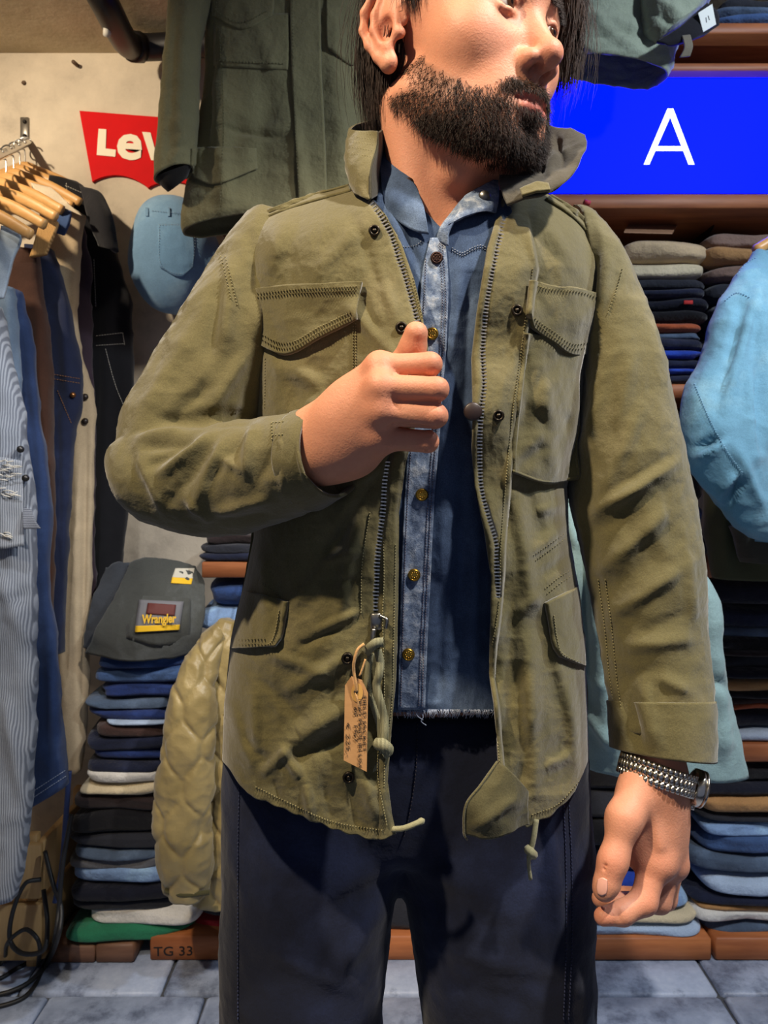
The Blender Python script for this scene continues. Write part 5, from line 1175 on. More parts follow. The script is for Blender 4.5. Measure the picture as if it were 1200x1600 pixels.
fo = pairtube([(192, 690, 215, 768), (225, 674, 246, 814), (300, 657, 308, 836), (360, 651, 372, 836), (410, 650, 424, 824), (455, 645, 470, 806), (488, 641, 510, 788)], [.735, .728, .712, .695, .680, .664, .652], [.035, .056, .062, .060, .056, .050, .046], 70, 44, 2.1)
FLS = [(390, 370, 425, 540, 7, -.010), (420, 400, 400, 520, 9, .008), (365, 400, 350, 540, 11, .008), (345, 440, 325, 560, 9, -.009), (380, 560, 330, 640, 10, .008), (300, 520, 230, 640, 12, .006), (395, 600, 380, 660, 9, -.006), (330, 600, 260, 660, 8, -.007),
       (250, 655, 400, 652, 7, -.012), (215, 690, 280, 672, 6, .007), (225, 700, 300, 690, 6, -.007), (250, 740, 330, 680, 7, .008), (232, 730, 280, 700, 5, -.006), (260, 790, 330, 700, 8, -.006), (300, 800, 345, 690, 8, .006), (320, 760, 380, 680, 7, -.006), (385, 740, 395, 670, 7, .007), (365, 735, 372, 690, 5, -.005), (400, 760, 430, 700, 7, -.006), (345, 715, 380, 735, 6, .006), (200, 700, 235, 790, 8, -.005), (215, 720, 255, 800, 7, .005),
       (340, 800, 420, 780, 7, .006), (330, 820, 420, 806, 6, -.005), (290, 780, 330, 815, 6, .005), (440, 660, 445, 780, 5, .004), (455, 740, 500, 760, 7, -.004)]
slL, bSL = fuse('sleeve', [up, fo], .0034, M_ol, jk, soft(FLS, 1.15, .9, .65), .0040, 12, .0026, 20, 71)
g = pairtube([(470, 643, 492, 797), (486, 640, 508, 788), (497, 637, 522, 780), (505, 637, 531, 775)], [.658, .652, .648, .645], [.049, .048, .046, .045], 16, 60)
mesh_obj('cuff', crumple(g, True, [(470, 700, 480, 760, 5, .003)], .0015, 30, .001, 40, 3), gfaces(16, 60, True), M_ol, jk, solid=.003)
upR = pairtube([(893, 318, 905, 520), (930, 335, 912, 560), (966, 376, 905, 600), (997, 442, 900, 655), (1027, 540, 893, 712), (1058, 670, 890, 775), (1081, 800, 905, 850), (1097, 930, 926, 930), (1106, 1040, 946, 1030), (1110, 1110, 955, 1110), (1109, 1160, 958, 1145)], [.815, .815, .812, .808, .803, .797, .790, .780, .768, .758, .75], [.05, .06, .066, .068, .068, .066, .062, .058, .055, .053, .052], 130, 50, 2.1)
FRS = [(930, 350, 915, 500, 7, -.010), (950, 400, 935, 500, 7, .007), (985, 560, 965, 660, 9, .006), (965, 620, 955, 690, 7, -.006), (1000, 640, 940, 780, 9, .006), (1058, 705, 965, 765, 5, -.009), (1050, 725, 960, 785, 8, .007), (960, 800, 1030, 880, 10, -.010), (930, 800, 1000, 760, 8, .007), (925, 830, 990, 800, 7, -.008), (945, 890, 1040, 800, 10, .009), (1040, 770, 1050, 850, 7, -.007), (940, 930, 1030, 870, 9, -.008), (960, 960, 1060, 890, 9, .008), (1070, 860, 1085, 960, 7, .005),
       (1000, 990, 1070, 960, 7, -.008), (980, 1010, 1080, 1000, 9, .007), (970, 1060, 1050, 1040, 7, -.006), (1020, 1030, 1045, 1110, 6, -.006), (1030, 1060, 1075, 1080, 7, .006), (975, 1050, 1000, 1160, 10, -.010), (1005, 1070, 1030, 1160, 8, .006), (905, 780, 950, 1080, 5, .004), (900, 700, 910, 800, 9, -.006), (940, 560, 925, 700, 9, .006), (1010, 470, 1040, 620, 10, .005)]
slR, bSR = fuse('sleeve', [upR], .0034, M_ol, jk, soft(FRS, 1.35, .85, .28), .0040, 12, .0022, 20, 91)
g = pairtube([(1109, 1095, 954, 1095), (1110, 1120, 956, 1118), (1110, 1155, 958, 1145), (1109, 1187, 960, 1169)], [.759, .755, .750, .746], [.056, .056, .055, .054], 24, 64)
mesh_obj('cuff', crumple(g, True, [(975, 1080, 1000, 1165, 9, -.010), (1005, 1090, 1028, 1165, 8, .006)], .002, 25, .001, 40, 4), gfaces(24, 64, True), M_ol, jk, solid=.003)
stitch('sleeve_stitching', bSR, [[(934, 905), (944, 980), (952, 1060), (962, 1120)], [(945, 905), (955, 980), (963, 1060), (972, 1120)], [(972, 420), (962, 455), (948, 492)], [(1048, 1120), (1100, 1122)], [(1048, 1140), (1100, 1142)]], M_thr, jk, 5, .55, .0006)
stitch('sleeve_stitching', bSL, [[(425, 660), (452, 658)], [(425, 680), (450, 678)], [(425, 660), (425, 690)], [(352, 400), (372, 480)], [(345, 400), (362, 470)]], M_thr, jk, 5, .55, .0006)

# collar
def cloth_patch(name, ctrl, mat, parent, nu=40, nv=30, n1=.002, s1=25, n2=.002, s2=35, folds=(), seed=1, th=.0028):
    g = patch(ctrl, nu, nv); g = crumple(g, False, folds, n1, s1, n2, s2, seed)
    return mesh_obj(name, g, gfaces(nv, nu), mat, parent, solid=th, offset=0), g
_, gc = cloth_patch('collar', [[(602, 184, .83), (578, 188, .80), (556, 194, .775), (547, 201, .755), (562, 206, .735), (590, 206, .728)], [(600, 205, .825), (574, 215, .795), (550, 218, .765), (542, 226, .745), (560, 232, .722), (588, 232, .715)], [(598, 232, .82), (570, 240, .79), (546, 245, .76), (541, 252, .735), (558, 262, .712), (579, 264, .704)], [(600, 262, .815), (570, 268, .785), (548, 270, .755), (546, 278, .73), (560, 292, .708), (577, 300, .700)], [(600, 285, .81), (572, 288, .78), (556, 290, .75), (556, 300, .72), (566, 308, .704), (578, 312, .697)]], M_ol, jk, 60, 40, .0015, 30, .0015, 50)
stitch('collar_stitching', bvh_of([(gc, False)]), [[(552, 206), (586, 212)], [(550, 214), (586, 220)], [(549, 222), (586, 228)], [(547, 230), (584, 237)], [(546, 240), (582, 246)]], M_thr, jk, 4, .6, .0006)
cloth_patch('collar_facing', [[(590, 206, .727), (598, 203, .745), (604, 198, .78), (606, 192, .82)], [(588, 232, .714), (594, 236, .735), (598, 238, .775), (602, 240, .815)], [(579, 264, .703), (588, 272, .728), (594, 275, .77), (600, 275, .81)], [(578, 312, .697), (588, 306, .722), (596, 300, .765), (602, 300, .80)]], M_olin, jk, 24, 30, .001, 30, .001)
cloth_patch('collar', [[(800, 236, .79), (820, 204, .80), (842, 194, .79), (868, 199, .765), (896, 206, .745), (914, 213, .735)], [(790, 258, .755), (818, 240, .765), (846, 226, .76), (874, 224, .742), (900, 224, .725), (917, 228, .718)], [(780, 278, .725), (812, 270, .725), (842, 262, .722), (866, 258, .715), (888, 256, .708), (905, 256, .704)], [(784, 300, .705), (810, 292, .702), (834, 290, .697), (852, 286, .694), (872, 283, .692), (888, 281, .692)], [(792, 320, .695), (812, 312, .690), (832, 308, .686), (846, 306, .686), (856, 303, .688), (864, 299, .690)]], olive((72, 68, 58), wr=.5), jk, 60, 40, .003, 25, .005, 24, [(830, 215, 850, 270, 6, -.006), (800, 260, 860, 235, 6, .006), (870, 215, 880, 255, 6, -.005), (885, 235, 850, 268, 6, .005)])
cloth_patch('collar', [[(800, 240, .80), (780, 215, .85), (730, 210, .88), (670, 200, .885), (620, 190, .86), (600, 186, .83)], [(800, 300, .80), (780, 290, .85), (730, 285, .875), (670, 285, .875), (620, 285, .855), (600, 285, .81)]], M_olin, jk, 40, 12)
cloth_patch('collar_tab', [[(812, 296, .690), (838, 286, .690), (856, 288, .690)], [(816, 306, .684), (840, 300, .682), (860, 298, .684)]], M_ol, jk, 20, 10, .001)

# pockets
def sew(bv, paths, lift=.004): return stitch('stitching', bv, paths, M_thr, jk, 4.5, .6, .0006, lift)
pf, gpf = flap('pocket_flap', bJ, [[(398, 451), (440, 446), (500, 443), (566, 440)], [(396, 485), (440, 485), (500, 480), (560, 470)], [(396, 515), (440, 522), (500, 510), (557, 488)], [(400, 535), (446, 554), (500, 528), (556, 500)]], M_ol, jk, [[.004], [.007], [.009], [.009]] if False else .007, .005, 60, 40, .0012, 2)
bf_ = bvh_of([(gpf, False)])
sew(bf_, [[(403, 461), (460, 454), (560, 449)], [(403, 467), (460, 460), (560, 455)], [(402, 528), (446, 546), (500, 520), (550, 496)], [(402, 520), (446, 538), (500, 512), (550, 488)]])
sew(bJ, [[(556, 505), (556, 560), (556, 605)], [(415, 560), (414, 640)], [(552, 505), (552, 600)]], .002)
pk, gpk = flap('pocket', bJ, [[(822, 520), (860, 525), (912, 530)], [(812, 600), (856, 605), (902, 600)], [(802, 690), (850, 695), (902, 680)], [(800, 738), (850, 755), (906, 748)]], M_ol, jk, .007, .005, 60, 70, .004, 3)
mb = MB(); e_ = drape(bvh_of([(gpk, False)]), [[(801, 736), (850, 752), (904, 746)], [(801, 739), (850, 756), (905, 749)]], 30, 2, .003)[0]; mb.tube(e_, .0016, 6); e2 = drape(bvh_of([(gpk, False)]), [[(905, 665), (900, 700), (905, 746)], [(906, 665), (901, 700), (906, 746)]], 30, 2, .003)[0]; mb2 = MB(); mb2.tube(e2, .0014, 6)
mb.build('pocket_edge', M_ol, jk); mb2.build('pocket_edge', M_ol, jk)
_, gfl = flap('pocket_flap', bJ, [[(830, 438), (860, 446), (900, 450), (942, 461)], [(826, 470), (862, 478), (902, 482), (943, 495)], [(826, 492), (862, 510), (902, 515), (944, 522)], [(832, 512), (862, 534), (896, 555), (943, 544)]], M_ol, jk, .011, .005, 50, 40, .003, 7)
sew(bvh_of([(gfl, False)]), [[(834, 447), (862, 454), (900, 458), (938, 468)], [(836, 506), (864, 528), (896, 547), (937, 537)], [(834, 499), (866, 521), (896, 540), (937, 530)], [(938, 468), (938, 536)]])
pf2, g_ = flap('pocket_flap', bJ, [[(388, 925), (420, 932), (448, 940)], [(376, 960), (410, 965), (444, 968)], [(366, 990), (400, 996), (438, 998)], [(362, 1014), (396, 1012), (430, 1010)]], M_ol, jk, .008, .005, 40, 36, .002, 5)
sew(bvh_of([(g_, False)]), [[(370, 1006), (396, 1004), (424, 1002), (438, 950)], [(374, 998), (396, 997), (418, 996)]])
pf3, g_ = flap('pocket_flap', bJ, [[(853, 942), (880, 928), (903, 915)], [(860, 980), (885, 965), (908, 955)], [(866, 1010), (888, 1000), (911, 990)], [(876, 1026), (894, 1034), (912, 1042)]], M_ol, jk, .008, .005, 30, 36, .002, 6)
sew(bvh_of([(g_, False)]), [[(864, 960), (872, 1010), (882, 1022), (908, 1034)]])
sew(bJ, [[(832, 868), (858, 850), (882, 832)], [(835, 876), (860, 858), (884, 840)], [(850, 920), (875, 900), (898, 886)], [(853, 928), (878, 908), (900, 894)]], .002)
# waist drawcord channel and hem stitching
sew(bJ, [[(400, 1228), (450, 1252), (520, 1282), (600, 1296)], [(830, 1272), (870, 1256), (905, 1218)], [(402, 905), (430, 925), (448, 940)], [(598, 800), (600, 900), (598, 960), (600, 1100), (590, 1200), (605, 1290)], [(578, 800), (566, 880), (564, 960)]], .002)
sew(bJ, [[(832, 420), (820, 500), (812, 560), (800, 650), (790, 750), (782, 850), (779, 940), (768, 1010)], [(766, 1060), (772, 1110), (780, 1190)], [(644, 430), (660, 500)], [(618, 850), (615, 1000), (612, 1100), (602, 1180), (600, 1230)], [(598, 330), (620, 380), (640, 440), (655, 500)]], .002)
# epaulettes
flap('epaulette', bJ, [[(380, 346), (450, 316), (545, 288)], [(384, 354), (454, 326), (548, 299)]], M_ol, jk, .006, .004, 40, 8)
flap('epaulette', bJ, [[(862, 305), (900, 328), (944, 372)], [(852, 312), (892, 338), (936, 384)]], M_ol, jk, .006, .004, 40, 8)
# folded-back lower corner
cloth_patch('folded_corner', [[(777, 1190, .668), (792, 1200, .660), (812, 1222, .665), (822, 1236, .675)], [(750, 1228, .655), (772, 1240, .650), (800, 1252, .655), (824, 1258, .672)], [(730, 1258, .650), (755, 1272, .646), (790, 1280, .652), (826, 1275, .672)], [(725, 1303, .652), (768, 1309, .650), (796, 1300, .655), (827, 1288, .674)]], olive((84, 79, 52), wr=.5), jk, 40, 36, .002, 25, .003, 30, [(740, 1290, 800, 1250, 8, .004)], 9)
cord('corner_binding', [P(777, 1190, .666), P(750, 1228, .653), P(728, 1258, .648), P(725, 1303, .650), P(730, 1312, .652)], .0011, M_ol, jk)

# zipper: tape and metal teeth
M_tooth = plain('zip_metal', (232, 226, 212), .30, .9)
M_tape = cloth((22, 21, 17), .1)
def zipper(bv, path, name_side):
    L = np.array(path, float); n = int(np.sum(np.linalg.norm(np.diff(L, axis=0), axis=1))/5.4)
    q = cr(L, n); mb = MB(); tape = []
    d = np.gradient(q, axis=0); d /= np.linalg.norm(d, axis=1, keepdims=True); nrm = np.stack([-d[:, 1], d[:, 0]], 1)
    for k in range(n):
        c = cast(bv, *q[k])
        if c is None: continue
        Y = c[1]-.0022; a = P(*(q[k]-nrm[k]*5.4), Y); b_ = P(*(q[k]+nrm[k]*5.4), Y); ax_ = (b_-a); tt = P(*(q[k]+d[k]*1.35), Y)-P(*q[k], Y); yy = np.array([0, -.0011, 0]); m_ = (a+b_)/2
        vv = [a-tt+0*yy, a+tt+0*yy, b_+tt, b_-tt, a-tt*.7+yy*1.3, a+tt*.7+yy*1.3, b_+tt*.7+yy*1.3, b_-tt*.7+yy*1.3]
        mb.add(vv, [[0,1,2,3],[7,6,5,4],[0,4,5,1],[1,5,6,2],[2,6,7,3],[3,7,4,0]])
        tape.append([P(*(q[k]-nrm[k]*8), c[1]-.0012), P(*q[k], c[1]-.0015), P(*(q[k]+nrm[k]*8), c[1]-.0012)])
    tag(mb.build('zipper_teeth', M_tooth, jk, smooth=False), kind='stuff')
    tp_ = np.array(tape); mesh_obj('zipper_tape', tp_, gfaces(len(tp_), 3), M_tape, jk, solid=.0006)
zipper(bJ, [(576, 316), (594, 338), (611, 370), (631, 430), (645, 480), (654, 512)], 0)
zipper(bJ, [(604, 722), (602, 760), (598, 810), (590, 860), (587, 910), (586, 958)], 1)
zipper(bJ, [(793, 318), (786, 350), (775, 392), (764, 440), (757, 490), (753, 545), (755, 600), (751, 640), (748, 690), (750, 760), (760, 805), (773, 848), (777, 890), (776, 932)], 2)
M_dark = plain('dark_metal', (54, 48, 40), .35, .9)
def snap(px, py, r=.0052, bv=bJ, mat=M_dark, nm='snap_button', tilt=.0):
    c = cast(bv, px, py); c = c-np.array([0, .0028, 0]); a = np.linspace(0, 2*np.pi, 20); q = c+np.stack([r*.8*np.cos(a), -.0005+0*a, r*.8*np.sin(a)], 1)
    mb = MB(); mb.tube([c+np.array([0, .004, 0]), c+np.array([0, -.0004, 0])], [r, r], 18); mb.grid(pathtube(q, .0014, 6), True); mb.tube([c+np.array([0, -.0002, 0]), c+np.array([0, -.0018, 0])], [r*.45, r*.35], 12)
    return mb.build(nm, mat, jk)
for p in ((585, 362), (627, 513), (543, 1028), (545, 1213), (807, 486), (778, 650)): snap(*p)
c = cast(bJ, 745, 642); c = P(739, 643, c[1]-.004); mb = MB(); mb.tube([c+np.array([0, .003, 0]), c+np.array([0, 0, 0]), c+np.array([0, -.0012, 0])], [.0082, .0084, .0070], 20)
bo = mb.build('button', plain('button_brown', (44, 32, 30), .4), jk)
for dx, dz in ((-.0016, .0016), (.0016, .0016), (-.0016, -.0016), (.0016, -.0016)): pass
# slider, pull tape with knots, drawcord ends
c = cast(bJ, 588, 966)-np.array([0, .004, 0]); mb = MB(); mb.bevbox(c+np.array([-.0055, -.003, -.010]), c+np.array([.0055, .003, .006]), .0014); mb.tube(cr([c+np.array([.003, -.004, .004]), c+np.array([.0095, -.0075, .001]), c+np.array([.0085, -.007, -.007])], 12), .0016, 6)
mb.build('zip_slider', plain('slider_metal', (150, 148, 142), .3, 1.0), jk)
MB().tube(cr([c+np.array([-.002, -.004, -.008]), c+np.array([-.003, -.006, -.016]), c+np.array([-.001, -.006, -.023])], 10), .0026, 8).build('zip_pull', plain('slider_metal', (150, 148, 142), .3, 1.0), jk)
m, nt, bs = _nt('elastic'); wv = node(nt, 'ShaderNodeTexWave'); wv.inputs['Scale'].default_value = 260; wv.bands_direction = 'X'; tcn = node(nt, 'ShaderNodeTexCoord'); nt.links.new(tcn.outputs['Object'], wv.inputs[0])
r = ramp(nt, wv.outputs[0], [(.2, lin((104, 103, 76))), (.8, lin((166, 162, 128)))]); nt.links.new(r.outputs[0], bs.inputs['Base Color']); bs.inputs['Roughness'].default_value = .85; bump(nt, bs, wv.outputs[0], .6, .0008)
M_el = m
YZ = float(c[1])-.006
def ribbon(name, pts, wpx, Y, mat, th=.0012):
    q = cr(np.array(pts, float), 40); d = np.gradient(q[:, :2], axis=0); d /= np.linalg.norm(d, axis=1, keepdims=True); nr_ = np.stack([-d[:, 1], d[:, 0]], 1)
    g = np.stack([P(q[:, 0]-nr_[:, 0]*wpx, q[:, 1]-nr_[:, 1]*wpx, Y+q[:, 2]), P(q[:, 0], q[:, 1], Y+q[:, 2]-.0008), P(q[:, 0]+nr_[:, 0]*wpx, q[:, 1]+nr_[:, 1]*wpx, Y+q[:, 2])], 1)
    return mesh_obj(name, g, gfaces(40, 3), mat, jk, solid=th)
ribbon('pull_tape', [(590, 1015, .000), (594, 1035, -.001), (592, 1055, -.003), (588, 1070, -.001), (594, 1095, -.002), (600, 1120, .0), (601, 1145, -.002), (598, 1162, -.002)], 6.2, YZ-.002, M_el)
ribbon('pull_tape', [(580, 1020, .004), (575, 1050, .004), (576, 1080, .004), (584, 1105, .004), (592, 1130, .003), (596, 1160, .002)], 5.0, YZ-.001, M_el)
ribbon('pull_tape', [(597, 1172, .0), (594, 1188, .002), (585, 1203, .002), (576, 1212, .003)], 3.6, YZ-.001, M_el)
ribbon('pull_knot', [(572, 1018, .002), (580, 1010, -.004), (588, 1004, -.005), (597, 1003, -.002)], 7.0, YZ-.003, M_el, .005)
MB().tube(cr([P(590, 1162, YZ-.002), P(599, 1164, YZ-.008), P(606, 1172, YZ-.004), P(598, 1178, YZ-.004)], 14), .0055, 10).build('pull_knot', M_el, jk)
M_cord = cloth((150, 146, 112), .1)
ch = cast(bJ, 612, 1292); MB().tube(cr([P(612, 1296, ch[1]), P(632, 1294, ch[1]-.004), P(650, 1287, ch[1]-.004), P(663, 1281, ch[1])], 16), [.0026]*13+[.003, .003, .0012], 7).build('drawcord', M_cord, jk)
ch = cast(bJ, 838, 1275); q = cr([P(838, 1280, ch[1]-.002), P(834, 1308, ch[1]-.006), P(829, 1330, ch[1]-.006), P(826, 1348, ch[1]-.005), P(829, 1374, ch[1]-.004)], 20)
MB().tube(q, [.0026]*13+[.0018]*7, 7).build('drawcord', M_cord, jk)
MB().tube(cr([P(824, 1326, ch[1]-.006), P(829, 1331, ch[1]-.010), P(834, 1336, ch[1]-.006)], 8), .0042, 8).build('cord_knot', M_cord, jk)

# ================================================================== denim shirt
m, nt, bs = _nt('shirt_denim')
n1_ = noise(nt, 9, 5, .6); n2_ = noise(nt, 900, 2, .5); n3_ = noise(nt, 60, 4, .6, stretch=(1, 1, .35))
r1 = ramp(nt, n1_.outputs[0], [(.30, lin((46, 60, 86))), (.52, lin((70, 88, 116))), (.74, lin((118, 138, 166)))])
r2 = ramp(nt, n2_.outputs[0], [(.3, (.55,)*3), (.7, (1.25,)*3)]); r3 = ramp(nt, n3_.outputs[0], [(.3, (.72,)*3), (.65, (1.1,)*3)])
mx = node(nt, 'ShaderNodeMix', data_type='RGBA', blend_type='MULTIPLY'); mx.inputs[0].default_value = .6; mx2 = node(nt, 'ShaderNodeMix', data_type='RGBA', blend_type='MULTIPLY'); mx2.inputs[0].default_value = .7
nt.links.new(r1.outputs[0], mx.inputs[6]); nt.links.new(r2.outputs[0], mx.inputs[7]); nt.links.new(mx.outputs[2], mx2.inputs[6]); nt.links.new(r3.outputs[0], mx2.inputs[7]); nt.links.new(mx2.outputs[2], bs.inputs['Base Color'])
bs.inputs['Roughness'].default_value = .9; bs.inputs['Specular IOR Level'].default_value = .2; bb = bump(nt, bs, n3_.outputs[0], .35, .004); bump(nt, bs, n2_.outputs[0], .3, .0006, bb)
M_sh = m
m, nt, bs = _nt('shirt_denim_worn')   # placket and collar edges: bleached along the seams
n1_ = noise(nt, 70, 5, .7); n2_ = noise(nt, 900, 2, .5)
r1 = ramp(nt, n1_.outputs[0], [(.36, lin((70, 88, 118))), (.52, lin((118, 134, 158))), (.70, lin((186, 192, 200)))]); r2 = ramp(nt, n2_.outputs[0], [(.3, (.6,)*3), (.7, (1.2,)*3)])
mx = node(nt, 'ShaderNodeMix', data_type='RGBA', blend_type='MULTIPLY'); mx.inputs[0].default_value = .6
nt.links.new(r1.outputs[0], mx.inputs[6]); nt.links.new(r2.outputs[0], mx.inputs[7]); nt.links.new(mx.outputs[2], bs.inputs['Base Color']); bs.inputs['Roughness'].default_value = .9
bb = bump(nt, bs, n1_.outputs[0], .5, .003); bump(nt, bs, n2_.outputs[0], .3, .0006, bb)
M_shw = m
nu, nv = 170, 330
u = np.linspace(470, 880, nu); vtop = np.interp(u, [470, 575, 600, 640, 688, 730, 775, 800, 880], [330, 290, 262, 305, 356, 322, 292, 292, 330]); vbot = 1112+1.6*vnoise(np.stack([u/7, u*0, u*0], -1), 3)
v = np.linspace(0, 1, nv); py = vtop[None]+(vbot-vtop)[None]*v[:, None]; px = np.broadcast_to(u[None], py.shape).copy()
xc = 655-(py-400)*.02; t = np.clip((px-xc)/262, -1, 1)
Ys = .802-I(py, [(260, .075), (360, .098), (450, .105), (700, .108), (1112, .100)])*np.clip(1-np.abs(t)**2.4, 0, 1)**(1/2.1)
FSH = [(720, 420, 705, 560, 9, .004), (735, 430, 725, 640, 8, -.004), (700, 600, 690, 900, 12, .004), (725, 700, 715, 1000, 10, -.004), (745, 800, 740, 1050, 9, .004), (690, 900, 685, 1090, 9, -.003), (610, 330, 640, 420, 8, .005), (625, 320, 655, 420, 6, -.004), (630, 780, 632, 1000, 6, .002)]
Ys = Ys-fold_h(px, py, FSH)-.0025*fbm(np.stack([px/600, py/600, px*0], -1), 9, 3, 2)-.0018*(ridged(np.stack([px/600, py/900, px*0], -1), 16, 6)-.4)
Ys = np.maximum(Ys, jdepth(px, py, None)+np.where((px > 590) & (px < 800), .008, .016))
gS = P(px, py, Ys)
shirt = mesh_obj('denim_shirt', gS, gfaces(nv, nu), M_sh, person, solid=.0018); bS = bvh_of([(gS, False)])
PL = [(395, 660), (420, 660), (480, 657), (600, 645), (780, 632), (860, 628), (1000, 624), (1111, 621)]; PR = [(358, 693), (400, 700), (480, 701), (600, 693), (780, 679), (860, 675), (1000, 668), (1111, 664)]
rows_ = []
for yy in (372, 430, 520, 640, 780, 900, 1010, 1109): rows_.append([(I(yy, PL)+(12 if yy < 380 else 0), yy), ((I(yy, PL)+I(yy, PR))/2, yy), (I(yy, PR), yy)])
gp = drape(bS, rows_, 22, 150, .0028); gp[..., 1] += .0008*fbm(gp, 160, 2, 3); mesh_obj('placket', gp, gfaces(150, 22), M_shw, shirt, solid=.0016)
M_sthr = plain('thread_shirt', (92, 84, 96), .85); bP = bvh_of([(gp, False)])
stitch('stitching', bP, [[(I(y_, PL)+5, y_) for y_ in (400, 480, 600, 780, 900, 1000, 1105)], [(I(y_, PR)-5, y_) for y_ in (370, 480, 600, 780, 900, 1000, 1105)], [(I(y_, PR)-10, y_) for y_ in (380, 480, 600, 780, 900, 1000, 1105)]], M_sthr, shirt, 4.2, .6, .0005, .0012)
M_brass = plain('brass', (196, 152, 62), .3, 1.0); M_bdark = plain('dark_copper', (70, 50, 44), .45, .8)
for k, (bx, by) in enumerate(((682, 404), (675, 522), (659, 773), (647, 898), (638, 1022))):
    c = cast(bP, bx, by)
    if c is None: c = cast(bS, bx, by)
    r_ = .0060; mb = MB(); mb.tube([c+np.array([0, .001, 0]), c+np.array([0, -.0022, 0]), c+np.array([0, -.0034, 0])], [r_*.95, r_, r_*.72], 20)
    a = np.linspace(0, 2*np.pi, 22); mb.grid(pathtube(c+np.stack([r_*.78*np.cos(a), -.0032+0*a, r_*.78*np.sin(a)], 1), .0008, 5), True)
    for aa in np.linspace(0, 2*np.pi, 8, endpoint=False): mb.tube([c+np.array([r_*.45*math.cos(aa), -.0030, r_*.45*math.sin(aa)]), c+np.array([r_*.45*math.cos(aa), -.0042, r_*.45*math.sin(aa)])], [.0010, .0006], 6)
    mb.build('button', M_bdark if k == 0 else M_brass, shirt)
# yoke seams
stitch('stitching', bS, [[(608, 372), (628, 386), (650, 384), (660, 376)], [(706, 388), (722, 396), (738, 388), (752, 384), (764, 392)], [(706, 392), (722, 400), (738, 392), (752, 388), (764, 396)], [(640, 300), (652, 360)]], plain('thread_light', (150, 160, 176), .85), shirt, 4.2, .6, .0006, .0016)
def bpatch(name, ctrl, mat, **k): return cloth_patch(name, ctrl, mat, shirt, **k)
bpatch('collar', [[(592, 236, .775), (606, 240, .755), (618, 250, .745), (628, 262, .738)], [(594, 262, .745), (612, 275, .728), (632, 288, .718), (652, 300, .712)], [(598, 300, .722), (618, 312, .708), (642, 325, .700), (664, 332, .698)], [(606, 330, .712), (628, 350, .702), (650, 362, .698), (670, 366, .698)]], M_sh, n1=.001, n2=.001, th=.003, folds=[(600, 250, 650, 300, 5, .002)])
bpatch('collar', [[(778, 278, .745), (764, 286, .732), (745, 296, .722), (728, 306, .714)], [(778, 296, .730), (764, 304, .716), (744, 312, .706), (722, 322, .702)], [(776, 318, .720), (764, 322, .706), (742, 326, .700), (712, 338, .698)], [(772, 334, .716), (758, 330, .704), (735, 336, .698), (700, 352, .697)]], M_shw, n1=.001, n2=.001, th=.003)
bpatch('front_edge', [[(728, 306, .715), (736, 318, .706)], [(706, 332, .704), (714, 342, .698)], [(688, 356, .700), (702, 362, .696)], [(682, 376, .702), (700, 384, .698)]], M_shw, nu=10, nv=30, n1=.001, n2=.001)
c = P(757, 307, .708); MB().tube([c, c+np.array([0, -.003, 0])], [.0060, .0048], 18).build('button', plain('pewter', (110, 108, 104), .35, .9), shirt)
c = P(639, 286, .7215); MB().tube([c, c+np.array([0, -.003, 0])], [.0052, .0044], 18).build('button', M_bdark, shirt)
mb = MB(); rs = random.Random(8)
for k in range(150):
    x_ = rs.uniform(622, 772); c = cast(bS, x_, 1108)
    if c is None: continue
    l_ = rs.uniform(.002, .006); mb.tube([c+np.array([0, -.001, 0]), c+np.array([rs.uniform(-.002, .002), -.002, -l_*.6]), c+np.array([rs.uniform(-.003, .003), -.001, -l_-.003])], [.0003, .0003, .0002], 3)
c = cast(bS, 656, 1106); mb.tube(cr([c, c+np.array([.003, -.002, -.008]), c+np.array([.001, -.002, -.012]), c+np.array([.006, -.002, -.016])], 12), .0006, 4); mb.tube(cr([c, c+np.array([-.003, -.002, -.006]), c+np.array([.003, -.002, -.011])], 12), .0005, 4)
tag(mb.build('frayed_hem', plain('thread_fray', (150, 160, 180), .9), shirt), kind='stuff')

# ================================================================== dark jeans
M_je = cloth((20, 26, 46), .35, weave=520, fade=(38, 48, 80), wr=.35, sheen=.1)
gl = pairtube([(366, 1085, 636, 1085), (352, 1205, 632, 1210), (349, 1330, 631, 1336), (348, 1430, 612, 1430), (347, 1505, 605, 1505), (346, 1600, 598, 1600), (350, 2000, 585, 2000), (356, 2300, 575, 2300), (362, 2470, 572, 2470)], [.80, .80, .797, .793, .791, .790, .79, .80, .80], [.078, .084, .086, .086, .086, .086, .085, .085, .085], 200, 90, 2.3)
gr_ = pairtube([(614, 1085, 908, 1085), (626, 1210, 917, 1215), (625, 1336, 924, 1335), (638, 1430, 926, 1430), (649, 1505, 925, 1505), (661, 1600, 921, 1600), (676, 2000, 905, 2000), (684, 2300, 895, 2300), (688, 2470, 890, 2470)], [.80, .80, .797, .793, .791, .790, .79, .80, .80], [.078, .084, .086, .086, .086, .086, .085, .085, .085], 200, 90, 2.3)
FJE = [(620, 1340, 500, 1400, 14, .006), (610, 1370, 480, 1450, 12, -.006), (600, 1420, 520, 1520, 12, .006), (640, 1350, 760, 1390, 12, .006), (650, 1400, 780, 1450, 12, -.006), (680, 1480, 860, 1520, 10, .005), (700, 1530, 840, 1580, 10, -.005), (480, 1270, 500, 1340, 10, .004), (420, 1480, 560, 1550, 12, .005), (400, 1330, 480, 1380, 12, .004), (860, 1300, 880, 1500, 8, .005)]
gpv = pairtube([(400, 1085, 880, 1085), (410, 1200, 860, 1200), (450, 1260, 820, 1260), (540, 1305, 720, 1305), (600, 1322, 660, 1322), (622, 1328, 636, 1328)], .80, [.080, .084, .080, .066, .045, .02], 60, 90, 2.6)
